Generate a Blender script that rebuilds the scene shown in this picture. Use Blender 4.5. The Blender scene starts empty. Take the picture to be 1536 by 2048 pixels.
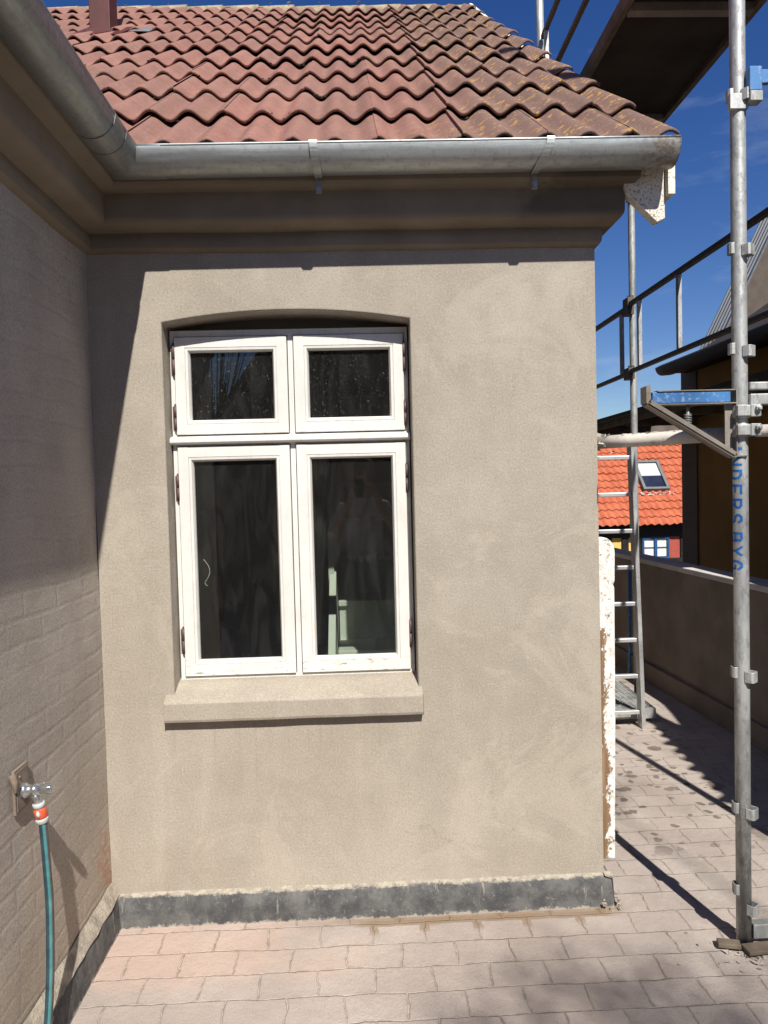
import bpy, bmesh, math, random
from mathutils import Vector, Matrix, noise
R = math.radians
random.seed(4)
S = bpy.context.scene
COL = S.collection

# ------------------------------------------------------------------ camera, sky, sun, exposure
cam = bpy.data.cameras.new('camera'); cam_o = bpy.data.objects.new('camera', cam); COL.objects.link(cam_o)
S.camera = cam_o
yaw, pitch, roll = 0.03306854, 0.03649028, 0.02561182
f_ = Vector((math.sin(yaw)*math.cos(pitch), math.cos(yaw)*math.cos(pitch), -math.sin(pitch)))
r_ = Vector((math.cos(yaw), -math.sin(yaw), 0)); d_ = f_.cross(r_)
r2 = math.cos(roll)*r_ + math.sin(roll)*d_; d2 = -math.sin(roll)*r_ + math.cos(roll)*d_
cam_o.matrix_world = Matrix(((r2.x, -d2.x, -f_.x, 0.95547), (r2.y, -d2.y, -f_.y, -2.66291), (r2.z, -d2.z, -f_.z, 1.6), (0, 0, 0, 1)))
cam.sensor_fit = 'VERTICAL'; cam.sensor_height = 36.0; cam.lens = 36.0*1450/2048
cam.clip_start = 0.02; cam.clip_end = 3000
SUN = Vector((-.213, 1, -1.09)).normalized()
w = bpy.data.worlds.new("World"); S.world = w; w.use_nodes = True
nt = w.node_tree; bg = nt.nodes['Background']; sky = nt.nodes.new('ShaderNodeTexSky')
sky.sky_type = 'NISHITA'; sky.sun_disc = False; sky.sun_elevation = R(46.8); sky.sun_rotation = R(168.0)
sky.air_density = 1.0; sky.dust_density = 0.25; sky.ozone_density = 3.0; sky.altitude = 300
bg.inputs[1].default_value = 0.062
tc = nt.nodes.new('ShaderNodeTexCoord'); mp = nt.nodes.new('ShaderNodeMapping'); mp.inputs['Scale'].default_value = (2.2, 2.2, 9)
nz = nt.nodes.new('ShaderNodeTexNoise'); nz.inputs['Scale'].default_value = 2.3; nz.inputs['Detail'].default_value = 7; nz.inputs['Roughness'].default_value = .6
rp = nt.nodes.new('ShaderNodeValToRGB'); rp.color_ramp.elements[0].position = .56; rp.color_ramp.elements[1].position = .86
rp.color_ramp.elements[1].color = (.22, .22, .22, 1)
mx = nt.nodes.new('ShaderNodeMixRGB'); mx.inputs['Color2'].default_value = (9, 9.6, 10.5, 1)
gm = nt.nodes.new('ShaderNodeHueSaturation'); gm.inputs['Saturation'].default_value = 1.30; gm.inputs['Hue'].default_value = .517
nt.links.new(tc.outputs['Generated'], mp.inputs[0]); nt.links.new(mp.outputs[0], nz.inputs['Vector']); nt.links.new(nz.outputs[0], rp.inputs[0])
nt.links.new(rp.outputs[0], mx.inputs['Fac']); nt.links.new(sky.outputs[0], gm.inputs['Color']); nt.links.new(gm.outputs[0], mx.inputs['Color1']); nt.links.new(mx.outputs[0], bg.inputs[0])
sl = bpy.data.lights.new('sun', 'SUN'); sl.energy = 4.6; sl.angle = R(.55); sl.color = (1, .955, .88)
so = bpy.data.objects.new('sun', sl); COL.objects.link(so); so.rotation_euler = SUN.to_track_quat('-Z', 'Y').to_euler()
S.view_settings.view_transform = 'Standard'; S.view_settings.look = 'None'; S.view_settings.gamma = 1
S.view_settings.exposure = 0.6

# ------------------------------------------------------------------ materials
class N:
    def __init__(s, name, rough=.85, metal=0, spec=.3):
        s.m = bpy.data.materials.new(name); s.m.use_nodes = True; s.t = s.m.node_tree
        s.b = s.t.nodes['Principled BSDF']; s.b.inputs['Roughness'].default_value = rough; s.b.inputs['Metallic'].default_value = metal
        s.b.inputs['Specular IOR Level'].default_value = spec
        s.co = s.t.nodes.new('ShaderNodeTexCoord').outputs['Object']
    def put(s, node, i, v):
        if isinstance(v, bpy.types.NodeSocket): s.t.links.new(v, node.inputs[i])
        elif v is not None:
            if isinstance(v, (tuple, list)) and len(v) == 3 and node.inputs[i].type == 'RGBA': v = (*v, 1)
            node.inputs[i].default_value = v
    def map(s, scale=(1, 1, 1), loc=(0, 0, 0), rot=(0, 0, 0), v=None):
        n = s.t.nodes.new('ShaderNodeMapping'); s.put(n, 0, v or s.co); s.put(n, 'Scale', scale); s.put(n, 'Location', loc); s.put(n, 'Rotation', rot); return n.outputs[0]
    def noise(s, scale, detail=5, rough=.55, v=None, dist=0, color=False):
        n = s.t.nodes.new('ShaderNodeTexNoise'); s.put(n, 'Vector', v or s.co); s.put(n, 'Scale', scale); s.put(n, 'Detail', detail); s.put(n, 'Roughness', rough); s.put(n, 'Distortion', dist)
        return n.outputs[1 if color else 0]
    def vor(s, scale, v=None, feature='F1', out=0, rnd=1):
        n = s.t.nodes.new('ShaderNodeTexVoronoi'); n.feature = feature; s.put(n, 'Vector', v or s.co); s.put(n, 'Scale', scale); s.put(n, 'Randomness', rnd); return n.outputs[out]
    def ramp(s, f, a, b, ca=0., cb=1.):
        n = s.t.nodes.new('ShaderNodeMapRange'); s.put(n, 0, f); s.put(n, 1, a); s.put(n, 2, b); s.put(n, 3, ca); s.put(n, 4, cb); n.interpolation_type = 'SMOOTHSTEP'; return n.outputs[0]
    def lin(s, f, a, b, ca=0., cb=1.):
        n = s.t.nodes.new('ShaderNodeMapRange'); s.put(n, 0, f); s.put(n, 1, a); s.put(n, 2, b); s.put(n, 3, ca); s.put(n, 4, cb); return n.outputs[0]
    def mix(s, f, a, b, mode='MIX'):
        n = s.t.nodes.new('ShaderNodeMixRGB'); n.blend_type = mode; s.put(n, 0, f); s.put(n, 1, a); s.put(n, 2, b); return n.outputs[0]
    def math(s, op, a, b=None, c=None):
        n = s.t.nodes.new('ShaderNodeMath'); n.operation = op; s.put(n, 0, a); s.put(n, 1, b); s.put(n, 2, c); return n.outputs[0]
    def vmath(s, op, a, b):
        n = s.t.nodes.new('ShaderNodeVectorMath'); n.operation = op; s.put(n, 0, a); s.put(n, 1, b); return n.outputs[0]
    def sep(s, v=None):
        n = s.t.nodes.new('ShaderNodeSeparateXYZ'); s.put(n, 0, v or s.co); return n.outputs
    def comb(s, x, y, z):
        n = s.t.nodes.new('ShaderNodeCombineXYZ'); s.put(n, 0, x); s.put(n, 1, y); s.put(n, 2, z); return n.outputs[0]
    def bump(s, h, strength=.3, dist=.01, normal=None):
        n = s.t.nodes.new('ShaderNodeBump'); s.put(n, 'Height', h); s.put(n, 'Strength', strength); s.put(n, 'Distance', dist); s.put(n, 'Normal', normal); return n.outputs[0]
    def brick(s, v, bw, rh, mortar=.004, smooth=.1, c1=(0, 0, 0), c2=(1, 1, 1), cm=(0, 0, 0), off=.5):
        n = s.t.nodes.new('ShaderNodeTexBrick'); s.put(n, 'Vector', v); s.put(n, 'Color1', c1); s.put(n, 'Color2', c2); s.put(n, 'Mortar', cm)
        s.put(n, 'Scale', 1.); s.put(n, 'Mortar Size', mortar); s.put(n, 'Mortar Smooth', smooth); s.put(n, 'Brick Width', bw); s.put(n, 'Row Height', rh); n.offset = off
        return n.outputs[0], n.outputs[1]
    def done(s, col=None, normal=None, rough=None):
        s.put(s.b, 'Base Color', col); s.put(s.b, 'Normal', normal); s.put(s.b, 'Roughness', rough); return s.m

def simple(name, c1, c2, scale=8, rough=.8, metal=0, bs=60, bstr=.2, bd=.002, spec=.3):
    n = N(name, rough, metal, spec); c = n.mix(n.ramp(n.noise(scale, 6), .3, .7), c1, c2)
    return n.done(c, n.bump(n.noise(bs, 4), bstr, bd))

M = {}
# fine sandy stucco of the front wall
n = N('fine_stucco', .92, 0, .15)
big = n.ramp(n.noise(1.6, 6, .6), .3, .72); mid = n.ramp(n.noise(7, 5, .6, n.map((1, 1, .45))), .35, .7)
c = n.mix(big, (.326, .286, .232), (.394, .352, .293)); c = n.mix(n.math('MULTIPLY', mid, .34), c, (.285, .252, .205))
tw = n.ramp(n.noise(3.4, 8, .68, n.map((1, 1, .8), rot=(0, .6, 0)), dist=2.2), .50, .60); c = n.mix(n.math('MULTIPLY', tw, .16), c, (.44, .40, .335))
vc = n.vor(1.9, n.vmath('ADD', n.co, n.comb(n.math('MULTIPLY', n.noise(3, 6, .7), .35), 0, n.math('MULTIPLY', n.noise(3.3, 6, .7), .3))), 'DISTANCE_TO_EDGE'); crk = n.math('MULTIPLY', n.ramp(vc, .0, .0035, 1, 0), n.ramp(n.noise(1.3, 3), .56, .62)); c = n.mix(n.math('MULTIPLY', crk, .45), c, (.16, .135, .10))
xs_ = n.sep()[0]; dr = n.math('MULTIPLY', n.math('MULTIPLY', n.ramp(n.noise(34, 3, .6, n.map((1, 1, .05))), .54, .66), n.ramp(z if False else n.sep()[2], .35, .757)), n.math('MULTIPLY', n.ramp(n.sep()[2], .757, .765, 1, 0), n.math('MULTIPLY', n.ramp(xs_, .22, .26), n.ramp(xs_, 1.12, 1.18, 1, 0)))); c = n.mix(n.math('MULTIPLY', dr, .25), c, (.20, .175, .14))
z = n.sep()[2]
tex = n.noise(330, 3, .7); c = n.mix(n.ramp(tex, .34, .5, .38, 0), c, (.17, .14, .105))
streak = n.ramp(n.noise(9, 4, .6, n.map((1, 1, .12))), .56, .74); c = n.mix(n.math('MULTIPLY', streak, .22), c, (.46, .41, .33))
hb = n.math('ADD', n.math('MULTIPLY', tex, .5), n.math('MULTIPLY', n.noise(90, 3), .5))
nb = n.bump(hb, .55, .0035); nb = n.bump(n.noise(4.5, 3, .5), .22, .03, nb)
gg = n.noise(150, 2, .6); c = n.mix(n.ramp(gg, .35, .5, .30, 0), c, (.20, .165, .125)); c = n.mix(n.ramp(gg, .55, .70, 0, .28), c, (.56, .49, .40))
c = n.mix(n.ramp(n.noise(2.6, 7, .7, dist=1.2), .52, .62, 0, .22), c, (.50, .44, .355))
M['stucco'] = n.done(c, nb)
# lime-washed brick of the side wall
n = N('washed_brick', .93, 0, .12)
s_ = n.sep(); wv = n.noise(2.2, 3, .5, color=True)
yy = n.math('ADD', s_[1], n.math('MULTIPLY', n.sep(wv)[0], .07)); zz = n.math('ADD', s_[2], n.math('MULTIPLY', n.sep(wv)[1], .07))
bc, bf = n.brick(n.comb(yy, zz, 0), .225, .0715, .012, .9)
low = n.ramp(n.math('ADD', s_[2], n.math('MULTIPLY', n.noise(4, 5), .5)), .45, 1.2, 1, 0)
c = n.mix(n.ramp(n.noise(3, 6, .6), .3, .7), (.385, .342, .292), (.49, .442, .388)); c = n.mix(n.math('MULTIPLY', low, .40), c, (.47, .375, .27))
c = n.mix(n.math('MULTIPLY', bc, .14), c, (.54, .47, .41))
cr = n.math('MULTIPLY', n.ramp(n.math('ADD', s_[1], n.math('MULTIPLY', n.noise(16, 5), .25)), -.02, .07), n.ramp(n.math('ADD', s_[2], n.math('MULTIPLY', n.noise(11, 5), .3)), .45, .58, 1, 0))
c = n.mix(n.math('MULTIPLY', n.math('MULTIPLY', cr, n.ramp(n.noise(30, 6, .7), .42, .56)), .8), c, (.44, .22, .13))
t1 = n.noise(260, 3, .7); c = n.mix(n.ramp(t1, .36, .5, .3, 0), c, (.14, .115, .09))
h = n.math('ADD', n.math('MULTIPLY', n.math('MULTIPLY', bf, n.ramp(n.noise(2.5, 4), .35, .60, .2, 1)), -.45), n.math('MULTIPLY', n.noise(8, 6, .62, n.map((1, .85, 1.25))), 1.8))
nb = n.bump(h, .42, .006); g2 = n.noise(140, 2, .6); c = n.mix(n.ramp(g2, .34, .5, .32, 0), c, (.16, .13, .10)); c = n.mix(n.ramp(g2, .55, .7, 0, .22), c, (.6, .52, .44)); nb = n.bump(t1, .5, .003, nb)
M['brickwall'] = n.done(c, nb)
# cornice
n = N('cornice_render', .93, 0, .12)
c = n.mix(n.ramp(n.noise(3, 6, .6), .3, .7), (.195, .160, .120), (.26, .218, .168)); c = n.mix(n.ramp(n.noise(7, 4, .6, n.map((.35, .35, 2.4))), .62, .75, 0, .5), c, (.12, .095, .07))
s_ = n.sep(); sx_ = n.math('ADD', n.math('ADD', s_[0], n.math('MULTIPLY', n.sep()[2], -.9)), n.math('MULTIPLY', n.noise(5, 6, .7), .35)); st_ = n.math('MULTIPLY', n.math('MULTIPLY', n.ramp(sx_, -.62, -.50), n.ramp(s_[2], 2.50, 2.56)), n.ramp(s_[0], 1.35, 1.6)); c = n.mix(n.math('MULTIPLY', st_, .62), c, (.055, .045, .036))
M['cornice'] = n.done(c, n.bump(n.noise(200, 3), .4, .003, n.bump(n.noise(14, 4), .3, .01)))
# black plinth paint with lime stains
n = N('tarred_plinth', .8, 0, .3)
s_ = n.sep(); wob = n.math('MULTIPLY', n.math('SUBTRACT', n.noise(26, 8, .8), .5), .038); zt = n.math('ADD', s_[2], wob)
top = n.ramp(zt, .107, .114); bot = n.ramp(n.math('ADD', s_[2], n.math('MULTIPLY', n.math('SUBTRACT', n.noise(21, 8, .85), .5), .085)), .001, .010, 1, 0)
spk = n.ramp(n.noise(60, 6, .8), .58, .63); drip = n.ramp(n.noise(30, 5, .75, n.map((1, 1, .12))), .60, .68)
c = n.mix(n.ramp(n.noise(12, 6, .7), .35, .68), (.055, .056, .058), (.125, .123, .118))
c = n.mix(n.math('MULTIPLY', spk, .45), c, (.26, .24, .20)); c = n.mix(n.math('MULTIPLY', drip, .6), c, (.32, .28, .22))
c = n.mix(top, c, n.mix(n.ramp(n.noise(40, 6, .7), .4, .6), (.38, .335, .27), (.27, .24, .195))); c = n.mix(n.math('MULTIPLY', bot, .8), c, (.38, .34, .29))
M['plinth'] = n.done(c, n.bump(n.noise(110, 5), .5, .004, n.bump(n.noise(20, 4), .4, .01)))
n = N('lime_mortar', .95, 0, .1)
M['mortar'] = n.done(n.mix(n.ramp(n.noise(20, 6, .7), .35, .65), (.28, .245, .20), (.47, .42, .34)), n.bump(n.noise(70, 6, .7), .8, .008))
# pavers
n = N('concrete_pavers', .93, 0, .15)
s_ = n.sep(); wn = n.noise(5.5, 4, .6, color=True); wx = n.sep(wn); wf = n.noise(38, 3, .6)
x_ = n.math('ADD', n.math('ADD', s_[0], .015), n.math('MULTIPLY', n.math('SUBTRACT', wx[0], .5), .050)); x_ = n.math('ADD', x_, n.math('MULTIPLY', wf, .008))
y_ = n.math('ADD', n.math('ADD', s_[1], .185+.1215*60), n.math('MULTIPLY', n.math('SUBTRACT', wx[1], .5), .030)); y_ = n.math('ADD', y_, n.math('MULTIPLY', wf, .006))
bc, bf = n.brick(n.comb(n.math('ADD', x_, .184*30-.053), y_, 0), .187, .1215, .0035, .75)
bc2, bf2 = n.brick(n.comb(n.math('ADD', x_, .184*30-.053), y_, 0), .187, .1215, .011, 1.)
base = n.mix(n.ramp(n.noise(3.2, 6, .6), .3, .7), (.385, .330, .288), (.465, .408, .362))
c = n.mix(n.math('MULTIPLY', bc, .30), base, (.34, .29, .262))
c = n.mix(n.ramp(n.noise(1.1, 4, .6), .42, .68, 0, .40), c, (.30, .245, .22))
gr = n.noise(240, 4, .75); c = n.mix(n.ramp(gr, .32, .52, .42, 0), c, (.16, .125, .105)); c = n.mix(n.ramp(gr, .58, .72, 0, .3), c, (.62, .56, .50))
# salmon wash near the inner corner
pk = n.math('MULTIPLY', n.ramp(n.math('ADD', s_[0], n.math('MULTIPLY', n.noise(4, 5), 1.3)), 1.0, 1.75, 1, 0), n.ramp(n.math('ADD', s_[1], n.math('MULTIPLY', n.noise(7, 5), .22)), -.28, -.18))
c = n.mix(n.math('MULTIPLY', pk, .38), c, (.55, .37, .29))
jn = n.ramp(n.noise(6, 5, .7), .40, .6)
side = n.ramp(s_[0], .9, 1.5)
jc = n.mix(n.math('MULTIPLY', n.math('MAXIMUM', n.math('MULTIPLY', side, .85), .22), n.math('ADD', n.math('MULTIPLY', jn, .6), .4)), (.55, .475, .405), (.13, .095, .072))
c = n.mix(n.math('MULTIPLY', bf, n.ramp(n.noise(9, 4, .7), .36, .62, .08, .75)), c, jc)
c = n.mix(n.math('MULTIPLY', n.math('MULTIPLY', bf2, n.ramp(n.noise(24, 5, .7), .45, .62)), .5), c, (.23, .18, .145))
# brown sand lying against the plinth
sd = n.math('MULTIPLY', n.ramp(n.math('ADD', s_[1], n.math('MULTIPLY', n.noise(9, 4), .09)), -.045, -.008), n.ramp(n.math('ADD', s_[0], n.math('MULTIPLY', n.noise(5, 4), .4)), .9, 1.15))
sd = n.math('MULTIPLY', sd, n.ramp(s_[1], .01, .03, 1, 0))
sd = n.math('MULTIPLY', sd, n.ramp(s_[0], 1.86, 1.93, 1, 0))
c = n.mix(n.math('MULTIPLY', sd, .75), c, (.25, .175, .11))
bc3, bf3 = n.brick(n.comb(n.math('ADD', x_, .184*30-.053), y_, 0), .187, .1215, .034, 1.)
sd3 = n.math('MULTIPLY', n.math('MULTIPLY', n.ramp(bf3, .42, .55), n.ramp(n.math('ADD', s_[1], n.math('MULTIPLY', n.noise(9, 4), .05)), -.115, -.075)), n.math('MULTIPLY', n.ramp(s_[0], .85, .98), n.ramp(s_[0], 1.80, 1.88, 1, 0)))
c = n.mix(n.math('MULTIPLY', sd3, .7), c, (.235, .165, .105))
# water splashes
sv = n.map((1, 1.0, 1), v=n.vmath('ADD', s_ and n.co, n.vmath('SCALE', wn, (0, 0, 0))))
vv = n.vmath('ADD', n.co, n.comb(n.math('MULTIPLY', n.noise(14, 3), .07), n.math('MULTIPLY', n.noise(11, 3), .07), 0))
v1 = n.vor(5.2, n.comb(n.sep(vv)[0], n.sep(vv)[1], 0)); v2 = n.vor(13, n.comb(n.sep(vv)[0], n.sep(vv)[1], 3))
sp = n.math('MAXIMUM', n.ramp(v1, .20, .235, 1, 0), n.ramp(v2, .25, .29, 1, 0))
path = n.ramp(n.math('ABSOLUTE', n.math('SUBTRACT', n.math('ADD', s_[0], n.math('MULTIPLY', s_[1], -.12)), 2.30)), .22, .52, 1, 0)
sp = n.math('MULTIPLY', sp, n.math('MULTIPLY', path, n.ramp(s_[1], .15, .55)))
sp = n.math('MULTIPLY', sp, n.ramp(n.noise(2.6, 3), .30, .40))
c = n.mix(n.math('MULTIPLY', sp, .70), c, (.085, .06, .045))
blk = n.ramp(n.noise(1.7, 5, .65), .45, .62); c = n.mix(n.math('MULTIPLY', n.math('MULTIPLY', blk, side), .35), c, (.27, .22, .195))
h = n.math('ADD', n.math('MULTIPLY', bc, .55), n.math('MULTIPLY', bf, -.8)); h = n.math('ADD', h, n.math('MULTIPLY', n.noise(16, 6, .7), 1.5))
nb = n.bump(h, .7, .006); nb = n.bump(gr, .5, .003, nb); nb = n.bump(n.noise(2.4, 3), .25, .04, nb)
M['pavers'] = n.done(c, nb)
M['earth'] = simple('dry_earth', (.10, .085, .06), (.16, .14, .10), 3, .95)
# roof tiles
def tilemat(name, c1, c2, old, lichen, xo=None, soot=.5):
    n = N(name, .9, 0, .12); s_ = n.sep()
    at = n.t.nodes.new('ShaderNodeAttribute'); at.attribute_name = 'tint'; tv = at.outputs['Fac']
    c = n.mix(n.ramp(n.noise(2.2, 6, .65), .3, .7), c1, c2); c = n.mix(n.math('MULTIPLY', tv, .28), c, old)
    if xo is not None:
        o = n.ramp(n.math('ADD', s_[0], n.math('MULTIPLY', n.noise(2.5, 5), .5)), xo-.1, xo+.5); o2 = n.math('MULTIPLY', o, .62); c = n.mix(o2, c, old)
    else: o = 0.3
    c = n.mix(n.ramp(n.noise(14, 7, .75), .50, .66, 0, soot), c, old)
    g = n.noise(85, 5, .8); c = n.mix(n.ramp(g, .58, .66, 0, .5), c, (.42, .36, .30)); c = n.mix(n.ramp(g, .30, .42, .5, 0), c, (.06, .045, .038))
    if lichen:
        lm = n.ramp(n.noise(30, 5, .62), .56, .61); lo = n.ramp(n.noise(2.3, 4, .6), .38, .50)
        lg = n.math('MULTIPLY', n.ramp(n.noise(34, 8, .85), .50, .60), n.ramp(n.noise(3, 3), .35, .55, .35, 1)); c = n.mix(n.math('MULTIPLY', lg, .45), c, (.21, .18, .14)); c = n.mix(n.ramp(n.noise(75, 4, .7), .64, .70, 0, .55), c, (.05, .04, .03))
        lk = n.math('MULTIPLY', n.math('MULTIPLY', lm, lo), n.math('ADD', n.math('MULTIPLY', o, .8), .12)); c = n.mix(n.math('MULTIPLY', lk, lichen), c, (.46, .27, .08))
    return n.done(c, n.bump(n.noise(130, 5, .75), .6, .004, n.bump(n.noise(26, 4), .25, .008)))
M['tile'] = tilemat('red_concrete_tile', (.240, .108, .087), (.305, .150, .124), (.142, .104, .088), .9, 1.35)
M['otile'] = tilemat('orange_clay_tile', (.42, .098, .046), (.53, .150, .075), (.34, .12, .07), 0, None, .25)
M['moss'] = simple('black_moss', (.012, .011, .009), (.045, .035, .02), 60, .98, bs=90, bstr=.9, bd=.01)
M['ridge'] = simple('mossy_ridge', (.22, .19, .14), (.40, .33, .20), 16, .95, bs=40, bstr=.8, bd=.01)
# zinc gutter
def metal(name, c1, c2, rough, metal_, stains, streak=(1, 1, 1), spec=.5):
    n = N(name, rough, metal_, spec); a = n.noise(5, 6, .65, n.map(streak)); b = n.noise(60, 5, .7)
    c = n.mix(n.ramp(a, .3, .7), c1, c2); c = n.mix(n.ramp(b, .52, .68, 0, .55), c, stains); c = n.mix(n.ramp(n.noise(22, 6, .75), .60, .68, 0, .5), c, tuple(min(1, k*1.6) for k in c2))
    return n.done(c, n.bump(n.noise(45, 4), .12, .003), n.lin(a, .2, .8, rough-.1, rough+.15))
n = N('weathered_zinc', .45, .65, .5); s_ = n.sep()
a = n.noise(4, 6, .65, n.map((.5, .5, 8))); c = n.mix(n.ramp(a, .3, .7), (.29, .305, .30), (.48, .51, .50)); b = n.noise(50, 6, .75)
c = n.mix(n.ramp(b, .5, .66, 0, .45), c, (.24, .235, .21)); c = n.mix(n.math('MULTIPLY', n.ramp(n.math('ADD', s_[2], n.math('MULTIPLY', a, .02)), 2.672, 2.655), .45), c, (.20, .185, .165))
rs = n.math('MULTIPLY', n.ramp(n.math('ADD', s_[0], n.math('MULTIPLY', n.noise(20, 5), .1)), 1.93, 2.03), n.ramp(n.noise(60, 5, .7), .42, .58)); c = n.mix(n.math('MULTIPLY', rs, .7), c, (.22, .13, .07))
M['zinc'] = n.done(c, n.bump(n.noise(12, 3), .15, .006), n.lin(b, .3, .7, .34, .6))
n = N('galvanised_steel', .5, .4, .5); a = n.noise(7, 7, .7, n.map((1.6, 1.6, .5))); b = n.noise(38, 7, .8, n.map((1, 1, .45)))
c = n.mix(n.ramp(a, .36, .62), (.25, .26, .25), (.47, .48, .465)); c = n.mix(n.ramp(b, .50, .60, 0, .6), c, (.19, .18, .165)); c = n.mix(n.ramp(n.noise(48, 7, .8, n.map((1, 1, .5))), .61, .65, 0, .85), c, (.66, .64, .60)); c = n.mix(n.ramp(n.noise(17, 6, .8), .66, .72, 0, .6), c, (.24, .14, .08))
M['galv'] = n.done(c, n.bump(n.noise(60, 5, .7), .25, .002), n.lin(b, .3, .7, .4, .65))
M['darksteel'] = metal('dull_dark_steel', (.07, .06, .052), (.13, .115, .10), .6, .4, (.05, .04, .035))
M['alu'] = metal('ladder_aluminium', (.50, .50, .50), (.66, .66, .65), .4, .6, (.33, .32, .31))
M['bluepaint'] = metal('worn_blue_paint', (.025, .11, .28), (.045, .18, .42), .5, .0, (.34, .36, .36))
M['graf'] = simple('blue_stencil_paint', (.01, .10, .36), (.02, .16, .48), 120, .7)
M['rawsteel'] = metal('rusty_bracket_steel', (.17, .145, .12), (.28, .25, .215), .6, .3, (.12, .08, .055))
M['crusty'] = metal('mortar_crusted_tube', (.42, .38, .33), (.60, .56, .50), .85, .0, (.25, .22, .19))
M['plywood'] = simple('deck_plywood', (.022, .018, .015), (.045, .036, .029), 4, .8)
M['decktimber'] = simple('deck_edge_timber', (.10, .078, .058), (.17, .135, .10), 9, .85)
# window
n = N('white_gloss_paint', .42, 0, .4); s_ = n.sep()
fl = n.ramp(n.noise(60, 6, .8, n.map((.35, 1, 1.9))), .60, .62)
lowm = n.math('MAXIMUM', n.ramp(s_[2], .93, .975, 1, 0), n.math('MULTIPLY', n.ramp(n.noise(45, 5, .8), .66, .68), .7))
c = n.mix(n.ramp(n.noise(3, 5), .3, .7), (.62, .605, .565), (.71, .695, .655)); c = n.mix(n.ramp(n.noise(26, 7, .8, n.map((1, 1, .35))), .46, .7, 0, .45), c, (.50, .46, .40))
c = n.mix(n.math('MULTIPLY', fl, lowm), c, (.26, .22, .16))
M['white'] = n.done(c, n.bump(n.noise(24, 4, .6, n.map((1, 1, .3))), .25, .003, n.bump(fl, .3, -.002)))
M['hinge'] = simple('brown_hinge', (.075, .045, .042), (.13, .085, .08), 60, .5)
def glassmat(name, dirt):
    m = bpy.data.materials.new(name); m.use_nodes = True; t = m.node_tree; t.nodes.clear()
    o = t.nodes.new('ShaderNodeOutputMaterial'); tr = t.nodes.new('ShaderNodeBsdfTransparent'); gl = t.nodes.new('ShaderNodeBsdfGlossy'); gl.inputs['Roughness'].default_value = .004
    tr.inputs[0].default_value = (.80, .83, .80, 1); fr = t.nodes.new('ShaderNodeLayerWeight'); fr.inputs[0].default_value = .5
    pw = t.nodes.new('ShaderNodeMath'); pw.operation = 'POWER'; pw.inputs[1].default_value = 4.; t.links.new(fr.outputs['Facing'], pw.inputs[0])
    mu = t.nodes.new('ShaderNodeMath'); mu.operation = 'MULTIPLY_ADD'; mu.inputs[1].default_value = .9; mu.inputs[2].default_value = .055; t.links.new(pw.outputs[0], mu.inputs[0])
    mi = t.nodes.new('ShaderNodeMixShader'); t.links.new(mu.outputs[0], mi.inputs[0]); t.links.new(tr.outputs[0], mi.inputs[1]); t.links.new(gl.outputs[0], mi.inputs[2])
    df = t.nodes.new('ShaderNodeBsdfDiffuse'); df.inputs[0].default_value = (.6, .58, .55, 1); tc = t.nodes.new('ShaderNodeTexCoord')
    n1 = t.nodes.new('ShaderNodeTexNoise'); n1.inputs['Scale'].default_value = 175; n1.inputs['Detail'].default_value = 5; t.links.new(tc.outputs['Object'], n1.inputs['Vector'])
    r1 = t.nodes.new('ShaderNodeMapRange'); r1.inputs[1].default_value = .655; r1.inputs[2].default_value = .76; r1.inputs[4].default_value = dirt; t.links.new(n1.outputs[0], r1.inputs[0])
    mpp = t.nodes.new('ShaderNodeMapping'); mpp.inputs['Scale'].default_value = (1, 1, .25); t.links.new(tc.outputs['Object'], mpp.inputs[0])
    n2 = t.nodes.new('ShaderNodeTexNoise'); n2.inputs['Scale'].default_value = 14; n2.inputs['Detail'].default_value = 4; n2.inputs['Distortion'].default_value = 1.5; t.links.new(mpp.outputs[0], n2.inputs['Vector'])
    r2_ = t.nodes.new('ShaderNodeMapRange'); r2_.inputs[1].default_value = .45; r2_.inputs[2].default_value = .75; r2_.inputs[4].default_value = .012; t.links.new(n2.outputs[0], r2_.inputs[0])
    ad = t.nodes.new('ShaderNodeMath'); ad.operation = 'ADD'; t.links.new(r1.outputs[0], ad.inputs[0]); t.links.new(r2_.outputs[0], ad.inputs[1])
    ad2 = t.nodes.new('ShaderNodeMath'); ad2.operation = 'ADD'; ad2.inputs[1].default_value = .007; t.links.new(ad.outputs[0], ad2.inputs[0]); m2 = t.nodes.new('ShaderNodeMixShader'); t.links.new(ad2.outputs[0], m2.inputs[0]); t.links.new(mi.outputs[0], m2.inputs[1]); t.links.new(df.outputs[0], m2.inputs[2]); t.links.new(m2.outputs[0], o.inputs[0])
    return m
M['glass'] = glassmat('window_glass', .02); M['dirtyglass'] = glassmat('spotted_window_glass', .30)
M['stairpaint'] = simple('stair_white_paint', (.66, .68, .62), (.74, .76, .70), 6, .6)
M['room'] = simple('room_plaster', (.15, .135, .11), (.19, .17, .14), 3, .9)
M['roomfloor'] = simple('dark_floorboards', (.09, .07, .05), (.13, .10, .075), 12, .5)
M['curtain'] = simple('black_curtain_cloth', (.008, .008, .010), (.018, .018, .02), 10, .95)
M['doorpaint'] = simple('brown_inner_post', (.42, .36, .28), (.50, .43, .34), 6, .7)
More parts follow.
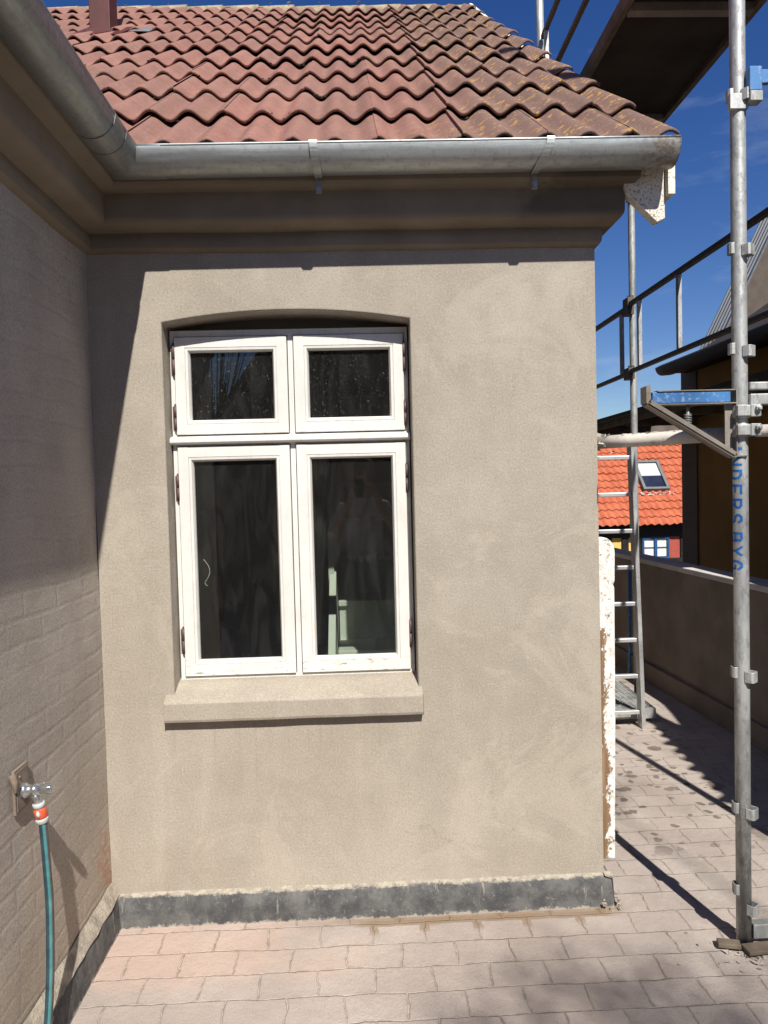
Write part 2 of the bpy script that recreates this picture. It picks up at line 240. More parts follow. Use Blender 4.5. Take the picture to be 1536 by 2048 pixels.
# peeled timber
n = N('peeling_white_plank', .7, 0, .2); s_ = n.sep()
wd = n.mix(n.ramp(n.noise(9, 7, .7, n.map((6, 6, .45))), .3, .7), (.15, .088, .048), (.30, .195, .115))
wht = n.mix(n.ramp(n.noise(35, 6, .75), .42, .6), (.80, .78, .73), (.60, .57, .52))
e1 = n.math('ADD', s_[0], n.math('MULTIPLY', n.math('SUBTRACT', n.noise(9, 8, .85, n.map((1, 1, .6))), .5), .19)); pm = n.ramp(e1, 1.880, 1.883)
pm = n.math('MAXIMUM', pm, n.ramp(n.math('ADD', s_[2], n.math('MULTIPLY', n.noise(7, 6, .7), .7)), 1.44, 1.46)); pm = n.math('MULTIPLY', pm, n.ramp(n.noise(42, 7, .85), .56, .60, 1, 0))
M['plank'] = n.done(n.mix(pm, wd, wht), n.bump(pm, .5, .003, n.bump(n.noise(30, 5, .6, n.map((3, 3, .4))), .3, .003)))
n = N('flaking_barge_paint', .8, 0, .2)
pm = n.ramp(n.noise(130, 6, .8), .56, .64, 1, 0)
M['barge'] = n.done(n.mix(pm, (.36, .24, .15), n.mix(n.ramp(n.noise(12, 5), .3, .7), (.62, .57, .49), (.74, .70, .63))), n.bump(pm, .9, .004))
# surroundings
M['ywall'] = simple('grey_yard_render', (.20, .165, .135), (.27, .225, .19), 4, .93, bs=120, bstr=.4, bd=.003)
M['cap'] = simple('wall_cap_stone', (.50, .47, .455), (.60, .57, .55), 8, .7, bs=120, bstr=.4, bd=.003)
M['ochre'] = simple('ochre_render', (.30, .165, .05), (.38, .215, .07), 2, .93, bs=90, bstr=.3, bd=.003)
n = N('corner_brick', .9, 0, .2); s_ = n.sep(); bc, bf = n.brick(n.comb(n.math('ADD', s_[0], s_[1]), s_[2], 0), .24, .08, .012, .3)
M['cornerbrick'] = n.done(n.mix(bf, n.mix(bc, (.17, .14, .115), (.19, .155, .13)), (.185, .155, .13)), n.bump(bf, .3, -.003))
M['blackzinc'] = metal('black_gutter_metal', (.03, .03, .032), (.05, .05, .052), .7, .0, (.03, .03, .03))
M['roofmetal'] = metal('grey_profiled_sheet', (.085, .095, .11), (.13, .14, .155), .55, .2, (.06, .062, .068))
M['brownboard'] = simple('taupe_gable_board', (.085, .068, .055), (.11, .09, .073), 3, .9)
M['tarfelt'] = simple('black_roof_felt', (.02, .018, .017), (.04, .035, .032), 12, .85)
M['fascia'] = simple('grey_brown_fascia', (.12, .10, .085), (.17, .145, .125), 8, .85)
M['yellow'] = simple('yellow_render', (.68, .43, .11), (.75, .5, .15), 5, .9)
M['redbrick'] = simple('red_brick_panel', (.30, .06, .045), (.38, .09, .065), 40, .9)
M['blacktimber'] = simple('black_timber', (.008, .007, .007), (.018, .016, .015), 12, .8)
M['bluewin'] = simple('blue_window_paint', (.012, .06, .17), (.02, .08, .22), 12, .5)
M['curtainwhite'] = simple('white_blind', (.62, .63, .58), (.72, .72, .68), 6, .8)
M['skydark'] = simple('dark_roof_glass', (.015, .018, .035), (.03, .035, .06), 3, .15, spec=.6)
M['grey'] = simple('grey_plastic', (.42, .44, .42), (.50, .52, .50), 30, .5)
M['orange'] = simple('orange_plastic', (.62, .09, .04), (.68, .12, .05), 30, .45)
M['hose'] = simple('dark_grey_hose', (.07, .06, .058), (.11, .095, .09), 30, .55)
M['teal'] = simple('teal_hose_stripe', (.05, .17, .18), (.08, .23, .23), 30, .6)
M['navyhose'] = simple('dark_teal_hose', (.02, .045, .06), (.035, .07, .085), 30, .55)
M['chrome'] = metal('chromed_brass', (.48, .49, .48), (.62, .63, .62), .25, .85, (.30, .33, .30))
M['oldplate'] = simple('limed_metal_plate', (.17, .13, .10), (.26, .205, .16), 40, .6)
M['flue'] = simple('red_flue_metal', (.07, .020, .017), (.10, .030, .025), 5, .55)
M['leadgrey'] = simple('grey_slate_patch', (.12, .125, .13), (.17, .175, .18), 20, .8)
M['bark'] = simple('tree_bark', (.07, .055, .04), (.12, .10, .075), 20, .95)
M['leaf'] = simple('tree_leaf', (.05, .10, .025), (.08, .14, .035), 3, .6)
M['skin'] = simple('skin', (.55, .33, .24), (.60, .37, .27), 8, .6)
M['shirt'] = simple('pale_shirt_cloth', (.55, .57, .62), (.62, .64, .68), 10, .9)
M['trousers'] = simple('dark_trouser_cloth', (.03, .035, .045), (.05, .055, .065), 10, .9)
M['hair'] = simple('fair_hair', (.28, .20, .12), (.36, .27, .17), 60, .7)
M['phone'] = simple('black_phone_glass', (.01, .01, .012), (.015, .015, .018), 5, .2)

# ------------------------------------------------------------------ mesh helpers
class MB:
    def __init__(s): s.v = []; s.f = []; s.mi = []; s.sm = []
    def add(s, vs, fs, mi=0, sm=False):
        o = len(s.v); s.v += [tuple(v) for v in vs]
        for f in fs: s.f.append(tuple(i+o for i in f)); s.mi.append(mi); s.sm.append(sm)
        return s
    def box(s, a, b, mi=0):
        x0, y0, z0 = [min(p, q) for p, q in zip(a, b)]; x1, y1, z1 = [max(p, q) for p, q in zip(a, b)]
        return s.add([(x0, y0, z0), (x1, y0, z0), (x1, y1, z0), (x0, y1, z0), (x0, y0, z1), (x1, y0, z1), (x1, y1, z1), (x0, y1, z1)],
                     [(0, 3, 2, 1), (4, 5, 6, 7), (0, 1, 5, 4), (1, 2, 6, 5), (2, 3, 7, 6), (3, 0, 4, 7)], mi)
    def prism(s, poly, axis, a, b, mi=0):
        def p3(p, t): return (t, p[0], p[1]) if axis == 0 else ((p[0], t, p[1]) if axis == 1 else (p[0], p[1], t))
        n = len(poly); vs = [p3(p, a) for p in poly]+[p3(p, b) for p in poly]
        return s.add(vs, [tuple(range(n))[::-1], tuple(range(n, 2*n))]+[(i, (i+1) % n, n+(i+1) % n, n+i) for i in range(n)], mi)
    def bar(s, p, q, w_, h_, up=(0, 0, 1), mi=0):
        p, q = Vector(p), Vector(q); d = (q-p).normalized(); u = Vector(up)
        sx = d.cross(u).normalized(); sz = sx.cross(d).normalized(); vs = []
        for c in (p, q):
            for i, j in ((-1, -1), (1, -1), (1, 1), (-1, 1)): vs.append(c+sx*(i*w_/2)+sz*(j*h_/2))
        return s.add(vs, [(3, 2, 1, 0), (4, 5, 6, 7), (0, 1, 5, 4), (1, 2, 6, 5), (2, 3, 7, 6), (3, 0, 4, 7)], mi)
    def tube(s, pts, r, n=16, cap=True, mi=0, mifn=None, sm=True):
        pts = [Vector(p) for p in pts]; rr = r if isinstance(r, (list, tuple)) else [r]*len(pts); o = len(s.v); ref = None
        for i, p in enumerate(pts):
            d = (pts[min(i+1, len(pts)-1)]-pts[max(i-1, 0)]).normalized()
            if ref is None: ref = Vector((0, 0, 1)) if abs(d.z) < .9 else Vector((0, -1, 0))
            a = (ref-d*ref.dot(d)).normalized(); ref = a; b = d.cross(a)
            for k in range(n): t = 2*math.pi*k/n; s.v.append(tuple(p+(a*math.cos(t)+b*math.sin(t))*rr[i]))
        for i in range(len(pts)-1):
            for k in range(n):
                s.f.append((o+i*n+k, o+i*n+(k+1) % n, o+(i+1)*n+(k+1) % n, o+(i+1)*n+k)); s.mi.append(mifn(k) if mifn else mi); s.sm.append(sm)
        if cap:
            s.f.append(tuple(o+k for k in range(n))[::-1]); s.mi.append(mi); s.sm.append(False)
            s.f.append(tuple(o+(len(pts)-1)*n+k for k in range(n))); s.mi.append(mi); s.sm.append(False)
        return s
    def build(s, name, mat, parent=None, bevel=0, tint=None, seg=2):
        me = bpy.data.meshes.new(name); me.from_pydata(s.v, [], s.f)
        for m in (mat if isinstance(mat, (list, tuple)) else [mat]): me.materials.append(m)
        me.polygons.foreach_set('material_index', s.mi); me.polygons.foreach_set('use_smooth', s.sm); me.update()
        if tint:
            at = me.attributes.new('tint', 'FLOAT', 'FACE'); at.data.foreach_set('value', tint)
        o = bpy.data.objects.new(name, me); COL.objects.link(o)
        if parent: o.parent = parent; o.matrix_parent_inverse = Matrix.Translation(-parent_world(parent))
        if bevel:
            md = o.modifiers.new('bevel', 'BEVEL'); md.width = bevel; md.segments = seg; md.limit_method = 'ANGLE'; md.angle_limit = R(40)
        return o
def parent_world(o):
    v = Vector(o.location)
    while o.parent:
        o = o.parent; v = v+o.location if False else v
    return v
def tag(o, label=None, cat=None, group=None, kind=None):
    if label: o['label'] = label
    if cat: o['category'] = cat
    if group: o['group'] = group
    if kind: o['kind'] = kind
    return o
def thing(name, label, cat, loc, group=None):
    o = bpy.data.objects.new(name, None); COL.objects.link(o); o.location = loc; o.empty_display_size = .1
    return tag(o, label, cat, group)
def copy_tree(o, parent=None, off=None):
    c = o.copy(); COL.objects.link(c); c.parent = parent
    if off is not None: c.location = Vector(o.location)+Vector(off)
    for ch in list(o.children): copy_tree(ch, c)
    return c

# pantile surface. P(u,v): u along eave, v up slope; returns one mesh
def tiles(mb, O, U, V, Nn, x0, x1, rows, gauge, pitch, waves, amp, phase=0, keep=None, lapx=None, over=.05, res=10, jit=.003, tint=None, thick=.014):
    O, U, V, Nn = Vector(O), Vector(U).normalized(), Vector(V).normalized(), Vector(Nn).normalized()
    tw = pitch*waves; k0 = math.floor((x0-phase)/tw); k1 = math.ceil((x1-phase)/tw)
    for r in range(rows):
        for k in range(k0, k1):
            ua = max(phase+k*tw, x0); ub = min(phase+(k+1)*tw, x1)
            if ub-ua < pitch*.2: continue
            if keep and not keep((ua+ub)/2, r*gauge): continue
            ns = max(2, int(res*waves*(ub-ua)/tw)); jz = random.uniform(0, jit)*1.5+.010*noise.noise(Vector((ua*1.1, r*.45, 7))); jv = random.uniform(-jit, jit)*3.2+.012*noise.noise(Vector((ua*1.7, r*1.3, 2))); tn = random.random(); tl = random.uniform(-jit, jit)*.7
            lift = .012 if (lapx is not None and (ua+ub)/2 > lapx) else 0
            base = len(mb.v); vs = []
            for (v_, hz) in ((r*gauge-over+.004+jv, thick+.002), (r*gauge-over+jv, thick+.010), (r*gauge-over+.005+jv, thick+.0155), (r*gauge+gauge*.5, thick*.5+.006), (r*gauge+gauge+.01, -.002)):
                for i in range(ns+1):
                    u = ua+(ub-ua)*i/ns; ph = (u-phase)/pitch*2*math.pi
                    cs = .5+.5*math.cos(ph-math.pi*0); h = amp*(cs**.92)
                    h += noise.noise(Vector((u*23, v_*23, r)))*.0022
                    vs.append(O+U*u+V*v_+Nn*(h+hz+jz+lift+tl*(i/ns-.5)*2))
            fs = []
            for j in range(4):
                for i in range(ns): fs.append((j*(ns+1)+i, j*(ns+1)+i+1, (j+1)*(ns+1)+i+1, (j+1)*(ns+1)+i))
            # side lips so laps read as thickness
            mb.add(vs, fs, 0, True)
            if tint is not None: tint += [tn]*len(fs)
            sv = []
            for j in range(1, 5): p = vs[j*(ns+1)]; sv += [p, p-Nn*.012]
            fs = [(0, 1, 3, 2), (2, 3, 5, 4), (4, 5, 7, 6)]; mb.add(sv, fs, 0, False)
            if tint is not None: tint += [tn]*3

# ------------------------------------------------------------------ ground
g = MB(); g.add([(-900, -900, -2.3), (900, -900, -2.3), (900, 900, -2.3), (-900, 900, -2.3)], [(0, 1, 2, 3)]); tag(g.build('ground', M['earth']), kind='structure')
g = MB()
xs = [-5+i*.25 for i in range(57)]; ys = [-9.5+i*.25 for i in range(56)]
vs = [(x, y, noise.noise(Vector((x*1.3, y*1.3, 0)))*.004 if -.9 < 0 else 0) for y in ys for x in xs]; nx = len(xs)
g.add(vs, [(j*nx+i, j*nx+i+1, (j+1)*nx+i+1, (j+1)*nx+i) for j in range(len(ys)-1) for i in range(nx-1)], 0, True)
g.add([(-5, -9.5, -.01), (9, -9.5, -.01), (9, 4.25, -.01), (-5, 4.25, -.01), (-5, -9.5, -2.4), (9, -9.5, -2.4), (9, 4.25, -2.4), (-5, 4.25, -2.4)], [(0, 1, 5, 4), (1, 2, 6, 5), (2, 3, 7, 6), (3, 0, 4, 7)])
tag(g.build('paved_terrace', M['pavers']), kind='structure')

# ------------------------------------------------------------------ the house
house = thing('house', 'rendered house with red tiled roof, white window and black plinth round an inner corner', 'house', (0, 0, 0))
XR = 1.84
AX0, AX1, ZS, ZSP, ZC, ZW = .257, 1.155, .842, 2.206, 2.246, 2.47
# front wall with segmental-arch opening (no T junctions)
NA = 16
def arch(x): t = (x-AX0)/(AX1-AX0)*2-1; return ZSP+(ZC-ZSP)*(1-t*t)
m = MB(); ax = [AX0+(AX1-AX0)*i/NA for i in range(NA+1)]
def q(a, b, c, d): m.add([a, b, c, d], [(0, 1, 2, 3)])
for (xa, xb) in ((0, AX0), (AX1, XR)):
    for (za, zb) in ((.0, ZS), (ZS, ZSP), (ZSP, ZW+.3)): q((xa, 0, za), (xb, 0, za), (xb, 0, zb), (xa, 0, zb))
for i in range(NA):
    a, b = ax[i], ax[i+1]; q((a, 0, 0), (b, 0, 0), (b, 0, ZS), (a, 0, ZS)); q((a, 0, arch(a)), (b, 0, arch(b)), (b, 0, ZW+.3), (a, 0, ZW+.3))
    q((a, 0, arch(a)), (a, .16, arch(a)), (b, .16, arch(b)), (b, 0, arch(b))); q((a, 0, ZS), (b, 0, ZS), (b, .16, ZS), (a, .16, ZS))
q((AX0, 0, ZS), (AX0, .16, ZS), (AX0, .16, ZSP), (AX0, 0, ZSP)); q((AX1, 0, ZS), (AX1, 0, ZSP), (AX1, .16, ZSP), (AX1, .16, ZS))
# gable side of the wing (faces the scaffold) and back
GZ = lambda y: 2.70+.749*(y+.23) if y < 3.95 else 2.70+.749*(8.13-y)
m.add([(XR, 0, 0), (XR, 7.9, 0), (XR, 7.9, 2.77), (XR, 3.95, 5.75), (XR, 0, 2.77)], [(0, 1, 2, 3, 4)])
me = m.build('front_wall', M['stucco'], house)
bm = bmesh.new(); bm.from_mesh(me.data); bmesh.ops.remove_doubles(bm, verts=bm.verts, dist=.0005); bmesh.ops.recalc_face_normals(bm, faces=bm.faces); bm.to_mesh(me.data); bm.free()
md = me.modifiers.new('bevel', 'BEVEL'); md.width = .006; md.segments = 3; md.limit_method = 'ANGLE'; md.angle_limit = R(50)
# left wing wall (faces +x) with slight brick waviness
m = MB(); ny, nz_ = 60, 60; vs = []
for j in range(nz_+1):
    for i in range(ny+1):
        y = -1.95+1.95*i/ny; z_ = 2.75*j/nz_; vs.append((noise.noise(Vector((y*2, z_*2.5, 3)))*.006-.004*(z_/2.7)*0, y, z_))
m.add(vs, [(j*(ny+1)+i, j*(ny+1)+i+1, (j+1)*(ny+1)+i+1, (j+1)*(ny+1)+i) for j in range(nz_) for i in range(ny)], 0, True)
m.add([(-6.0, -1.95, 0), (0, -1.95, 0), (0, -1.95, 2.75), (-3.9, -1.95, 5.7), (-6.0, -1.95, 4.2)], [(0, 1, 2, 3, 4)]); m.build('side_wall', M['brickwall'], house)
# broken plaster bits in the inner corner
m = MB()
for k in range(16):
    z0 = .17+k*.017+random.uniform(-.004, .004); wdt = random.uniform(.008, .03)*(1-k/22)
    m.prism([(-.005-wdt, .0), (-.002, -.0), (-.003, wdt*.8)], 2, z0, z0+random.uniform(.010, .016)) if False else None
# cornice profile (p outwards, z) swept along both walls
prof = [(-.02, 2.452), (.0, 2.452), (.014, 2.456), (.024, 2.466), (.028, 2.484), (.028, 2.500), (.024, 2.516), (.036, 2.519), (.068, 2.523), (.093, 2.529), (.102, 2.538), (.105, 2.550), (.107, 2.626), (.122, 2.630), (.148, 2.634), (.157, 2.643), (.160, 2.660), (.150, 2.70), (-.02, 2.70)]
m = MB(); path = []
for p, z_ in prof:
    path.append([(p, -1.97, z_), (p, -p, z_), (XR+p*.72, -p, z_), (XR+p*.72, 1.2, z_)])
# subdivide front run for hand-made waviness
runs = []
for row, (p, z_) in zip(path, prof):
    pts = []
    for a, b, k in ((row[0], row[1], 24), (row[1], row[2], 24), (row[2], row[3], 6)):
        for i in range(k): t = i/k; pts.append([a[j]+(b[j]-a[j])*t for j in range(3)])
    pts.append(list(row[3]))
    for q_ in pts:
        nn_ = noise.noise(Vector((q_[0]*2.2, q_[1]*2.2, p*9)))*.0035; q_[2] += nn_
        if p > 0.01 and q_[0] > 0.2 and q_[0] < XR: q_[1] -= nn_*.6
    runs.append(pts)
nn = len(runs[0]); vs = [tuple(p) for r in runs for p in r]
m.add(vs, [(j*nn+i, j*nn+i+1, (j+1)*nn+i+1, (j+1)*nn+i) for j in range(len(runs)-1) for i in range(nn-1)]+[tuple(j*nn for j in range(len(runs)))], 0, True)
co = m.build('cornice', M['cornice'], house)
for pz in co.data.polygons: pz.use_smooth = True
try:
    md = co.modifiers.new('es', 'EDGE_SPLIT'); md.split_angle = R(32)
except Exception: pass
# plinth
m = MB()
nb_ = 70
def strip(fn, k0=nb_):
    vs = []; 
    for i in range(k0+1):
        for j in range(4): vs.append(fn(i/k0, j))
    m.add(vs, [(i*4+j, (i+1)*4+j, (i+1)*4+j+1, i*4+j+1) for i in range(k0) for j in range(3)], 0, True)
def fr(t, j):
    x = -.0+t*(XR+.028); y = [-.034, -.028, -.022, .004][j]; z_ = [-.01, .055, .109, .119][j]
    n1 = noise.noise(Vector((x*9, j*3, 1))); return (x, y+n1*.003, z_+(n1*.007 if j > 1 else 0))
strip(fr)
def sd(t, j):
    y = -.03+t*2.0; x = XR+[.034, .028, .022, -.004][j]; z_ = [-.01, .055, .109, .119][j]; n1 = noise.noise(Vector((y*9, j*3, 5))); return (x+n1*.003, y, z_+(n1*.007 if j > 1 else 0))
strip(sd)
m.build('plinth', M['plinth'], house)
m = MB()
def lf(t, j):
    y = -1.96+t*1.96; x = [.040, .036, .030, .006][j]; z_ = [-.01, .06, .112, .150][j]; n1 = noise.noise(Vector((y*7, j*3, 9))); return (x+n1*.004, y, z_+(n1*.008 if j > 1 else 0))
strip(lf, 160)
m.build('plinth', M['plinth'], house)
m = MB()   # crumbling mortar fillet above the side plinth and at the plinth's right end
for k in range(240):
    y = -1.95+1.95*k/240; w1 = .034+noise.noise(Vector((y*14, 0, 0)))*.006; z1 = .115+noise.noise(Vector((y*11, 4, 0)))*.006; z2 = .163+noise.noise(Vector((y*9, 8, 0)))*.010
    if k: m.add([pw, (w1, y, z1), (.004, y, z2), pz_], [(0, 1, 2, 3)], 0, True)
    pw, pz_ = (w1, y, z1), (.004, y, z2)
m.build('mortar_fillet', M['mortar'], house); m = MB()
for k in range(24):
    a = Vector((XR+random.uniform(-.02, .05), -.03+random.uniform(-.03, .02), random.uniform(0, .06)*random.random())); r1 = random.uniform(.004, .012)
    vs = [a+Vector((random.uniform(-1, 1), random.uniform(-1, 1), random.uniform(-.6, 1)))*r1 for _ in range(6)]
    m.add(vs, [(0, 1, 2), (0, 2, 3), (0, 3, 4), (1, 2, 4), (2, 3, 5), (3, 4, 5), (0, 1, 5)])
tag(m.build('mortar_crumbs', M['mortar'], house), kind='stuff')
# window sill
m = MB()
def sill(t, j):
    x = .226+t*(1.170-.226); pr_ = [(.10, .888), (.05, .872), (-.030, .838), (-.040, .828), (-.040, .768), (-.036, .757), (.01, .757)][j]
    n1 = noise.noise(Vector((x*6, j, 2)))*.0015; return (x, pr_[0]+n1, pr_[1]+n1)
vs = [sill(i/24, j) for i in range(25) for j in range(7)]
m.add(vs, [(i*7+j, i*7+j+1, (i+1)*7+j+1, (i+1)*7+j) for i in range(24) for j in range(6)]+[tuple(range(7)), tuple(24*7+j for j in range(7))[::-1]])
# sill top only inside the opening goes back; outside it stops at the wall
m.build('window_sill', M['stucco'], house, bevel=.0025)

# ---- window
win = MB()
FY = .088   # frame face
X0, X1, Z0, Z1 = .262, 1.150, .876, 2.196
SB = [(.280, .697, 1.808, 2.170), (.722, 1.134, 1.808, 2.170), (.280, .697, .897, 1.763), (.722, 1.134, .897, 1.763)]
f = MB()
f.box((X0, FY, Z0), (.277, .15, Z1)); f.box((1.137, FY, Z0), (X1, .15, Z1)); f.box((.277, FY, 2.173), (1.137, .15, Z1)); f.box((.277, FY, Z0), (1.137, .15, .894))
f.box((.277, FY, 1.766), (1.137, .15, 1.805)); f.box((.700, FY+.001, .894), (.719, .15, 1.766)); f.box((.700, FY+.001, 1.805), (.719, .15, 2.173))
window = f.build('window', M['white'], house, bevel=.0015)
t = MB(); t.prism([(FY-.001, 1.770), (.066, 1.773), (.061, 1.779), (.061, 1.788), (.066, 1.794), (.074, 1.797), (FY-.001, 1.803)], 0, .254, 1.152); t.build('transom_moulding', M['white'], window, bevel=.001)
t = MB(); t.box((.256, .150, 2.160), (1.156, .155, 2.30)); t.build('head_board', M['room'], window)
def sash(x0, x1, z0, z1, up):
    m = MB(); lv = [(0, .112), (0, .080), (.0015, .078), (.0385, .078), (.0395, .0815), (.041, .079), (.049, .080), (.054, .092), (.056, .104)]
    vs = []
    for ins, y in lv:
        b = ins+(.004 if not up and ins > .03 else 0)
        vs += [(x0+ins, y, z0+b), (x1-ins, y, z0+b), (x1-ins, y, z1-ins), (x0+ins, y, z1-ins)]
    m.add(vs, [(4*k+i, 4*k+(i+1) % 4, 4*k+4+(i+1) % 4, 4*k+4+i) for k in range(len(lv)-1) for i in range(4)])
    for xa, xb in ((x0+.0018, x0+.0375), (x1-.0375, x1-.0018)): m.box((xa, .0771, z0+.002), (xb, .0781, z1-.002))
    m.build('sash', M['white'], window)
    # corner joint lines and a scraped lower bead are cut in as hairline grooves
    p = MB(); i_ = .055; p.box((x0+i_, .0995, z0+i_), (x1-i_, .1015, z1-i_)); p.build('pane', M['dirtyglass'] if up else M['glass'], window)
for k, sb in enumerate(SB): sash(*sb, k < 2)
for xc, zs in ((.2775, ((2.033, 2.144), (1.828, 1.918), (1.565, 1.659), (.987, 1.082))), (1.1355, ((2.03, 2.135), (1.828, 1.918), (1.575, 1.680), (.985, 1.085)))):
    for a, b in zs:
        h = MB(); h.tube([(xc, .078, a), (xc, .078, (a+b)/2-.001)], .0052, 10); h.tube([(xc, .078, (a+b)/2+.001), (xc, .078, b)], .0052, 10)
        h.tube([(xc, .078, a-.006), (xc, .078, a)], .003, 8); h.tube([(xc, .078, b), (xc, .078, b+.006)], .003, 8); h.box((xc-.010, .079, a+.004), (xc+.006, .0805, b-.004)); h.build('hinge', M['hinge'], window)

# ---- interior room
m = MB(); RX0, RX1, RY0, RY1, RZ0, RZ1 = -1.2, 1.80, .16, 3.6, .12, 2.42
m.add([(RX0, RY1, RZ0), (RX1, RY1, RZ0), (RX1, RY1, RZ1), (RX0, RY1, RZ1)], [(0, 1, 2, 3)])
m.add([(RX0, RY0, RZ0), (RX0, RY1, RZ0), (RX0, RY1, RZ1), (RX0, RY0, RZ1)], [(0, 1, 2, 3)]); m.add([(RX1, RY0, RZ0), (RX1, RY1, RZ0), (RX1, RY1, RZ1), (RX1, RY0, RZ1)], [(3, 2, 1, 0)])
m.add([(RX0, RY0, RZ1), (RX1, RY0, RZ1), (RX1, RY1, RZ1), (RX0, RY1, RZ1)], [(0, 1, 2, 3)])
# inside face of the front wall round the window
for a, b in (((RX0, RZ0), (.255, RZ1)), ((1.157, RZ0), (RX1, RZ1)), ((.255, RZ0), (1.157, .87)), ((.255, 2.26), (1.157, RZ1))):
    m.add([(a[0], RY0, a[1]), (b[0], RY0, a[1]), (b[0], RY0, b[1]), (a[0], RY0, b[1])], [(3, 2, 1, 0)])
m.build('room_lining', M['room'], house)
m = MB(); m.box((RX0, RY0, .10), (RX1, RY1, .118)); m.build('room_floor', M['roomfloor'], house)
m = MB(); m.box((-.10, 1.75, .12), (.06, 1.87, 2.42)); m.build('inner_post', M['doorpaint'], house)
stair = MB()
for k in range(9):
    zt = .60+k*.205; y0 = .62+k*.235
    if zt > 2.3: break
    x0_ = .835; stair.box((x0_, y0, .13), (1.62, y0+.235, zt-.03)); stair.box((x0_-.003, y0-.025, zt-.028), (1.62, y0+.235, zt))
st = thing('staircase', 'white painted wooden stairs seen through the lower right window pane', 'staircase', (1.2, .8, .12))
stair.build('steps', M['stairpaint'], st, bevel=.004)
m = MB(); m.prism([(.50, .13), (.50, .78), (.62, .90), (2.4, 2.42), (2.4, .13)], 0, .795, .829); m.build('stringer', M['stairpaint'], st, bevel=.003)
m = MB(); m.box((.790, .93, .13), (.820, .965, 1.38)); m.build('newel_post', M['stairpaint'], st, bevel=.004)
def curtain(x0, x1, y, z0, z1, label):
    m = MB(); k = 60; vs = []
    for i in range(k+1):
        for j in range(13):
            tz = j/12; s_c = 1-.32*(1-tz)**1.5; x = x0+(x1-x0)*i/k*s_c; vs.append((x, y+.022*math.sin(i/k*34+tz)*(.5+.5*math.sin(i*.7)), z0+(z1-z0)*tz))
    m.add(vs, [(i*13+j, (i+1)*13+j, (i+1)*13+j+1, i*13+j+1) for i in range(k) for j in range(12)], 0, True)
    o = m.build('curtain', M['curtain']); tag(o, label, 'curtain'); return o
curtain(.60, .86, .30, .95, 2.30, 'black curtain hanging behind the middle post of the window')
m = MB(); m.tube([(.352+.022*math.sin(i*.19), .128, 1.335-i*.0055) for i in range(15)]+[(.366-.012*math.sin(a), .128, 1.245+.012*math.cos(a)) for a in (.3, 1., 1.7, 2.4, 3.1)], .0013, 6)
tag(m.build('cord', M['curtainwhite']), 'thin white cord loop hanging inside the lower left pane', 'cord')

# ---- roof
tint = []; m = MB(); K = .749; cs_, sn_ = 1/math.hypot(1, K), K/math.hypot(1, K)
V = Vector((0, cs_, sn_)); NN = Vector((0, -sn_, cs_)); G = .385/cs_
def keep(u, v): return (-.21+v*cs_) > -u-.30
tiles(m, (0, -.175, 2.722), (1, 0, 0), V, NN, -6.2, 2.052, 11, G, .1395, 2, .037, phase=.487, keep=keep, lapx=1.44, over=.05, res=12, tint=tint, thick=.0105)
# left wing slope, seen only from above, meets it in the valley
VL = Vector((-cs_, 0, sn_)); NL = Vector((sn_, 0, cs_)); m2 = MB(); t2 = []
tiles(m2, (.165, 0, 2.700), (0, 1, 0), VL, NL, -2.05, 4.5, 11, G, .1395, 2, .046, keep=lambda u, v: (.21-v*cs_) > -(.30)+u-.21+.2 if False else (u < -.21+v*cs_+.15), tint=t2, res=8)
roof = m.build('roof', M['tile'], house, tint=tint)
m2.build('roof', M['tile'], house, tint=t2)
# dark underlay below tiles, verge strip, back slope
m = MB(); e = .012
def rz(y, off=0): return 2.722+K*(y+.175)-off
m.add([(-.2, -.19, rz(-.19, e)), (2.03, -.19, rz(-.19, e)), (2.03, 4.02, rz(4.02, e)), (-4.4, 4.02, rz(4.02, e))], [(0, 1, 2, 3)])
m.add([(2.03, 4.03, 5.86), (-6.2, 4.03, 5.86), (-6.2, 8.2, 2.74), (2.03, 8.2, 2.74)], [(0, 1, 2, 3)])
m.add([(.15, -2.0, 2.69), (.15, -.2, 2.69), (-4.02, 4.0, 5.85), (-4.02, -2.0, 5.85)], [(0, 1, 2, 3)])
m.build('underlay', M['moss'], roof)
m = MB()   # moss and dirt clumps packed under the tile edges
for r in range(1, 11):
    for k in range(52):
        u = .487+.1395*(k-40)+.07; 
        if u > 2.0 or random.random() < .35: continue
        v0 = r*G-.05
        if (-.21+v0*cs_) < -u-.2: continue
        for q_ in range(random.randint(2, 7)):
            uu = u+random.gauss(0, .022); h0 = .039*(.5+.5*math.cos((uu-.487)/.1395*2*math.pi))**.85
            c0 = Vector((0, -.175, 2.722))+Vector((1, 0, 0))*uu+V*(v0+.003+random.uniform(-.004, .004))+NN*(h0+.011+random.uniform(-.004, .006)); r1 = random.uniform(.004, .010)
            vs = [c0+Vector((random.uniform(-1, 1)*1.4, random.uniform(-1, 1), random.uniform(-.7, 1)))*r1 for _ in range(6)]
            m.add(vs, [(0, 1, 2), (0, 2, 3), (0, 3, 4), (1, 2, 4), (2, 3, 5), (3, 4, 5), (0, 1, 5)])
mo = m.build('edge_moss', M['moss'], roof); tag(mo, kind='stuff')
m = MB()
for k in range(26):
    x0 = -6.2+k*.318; dz = random.uniform(-.006, .006); m.tube([(x0, 4.06, 5.842+dz), (x0+.33, 4.06, 5.842+dz+.008)], [.085, .09], 16)
m.build('ridge_cap', M['ridge'], roof)
m = MB()
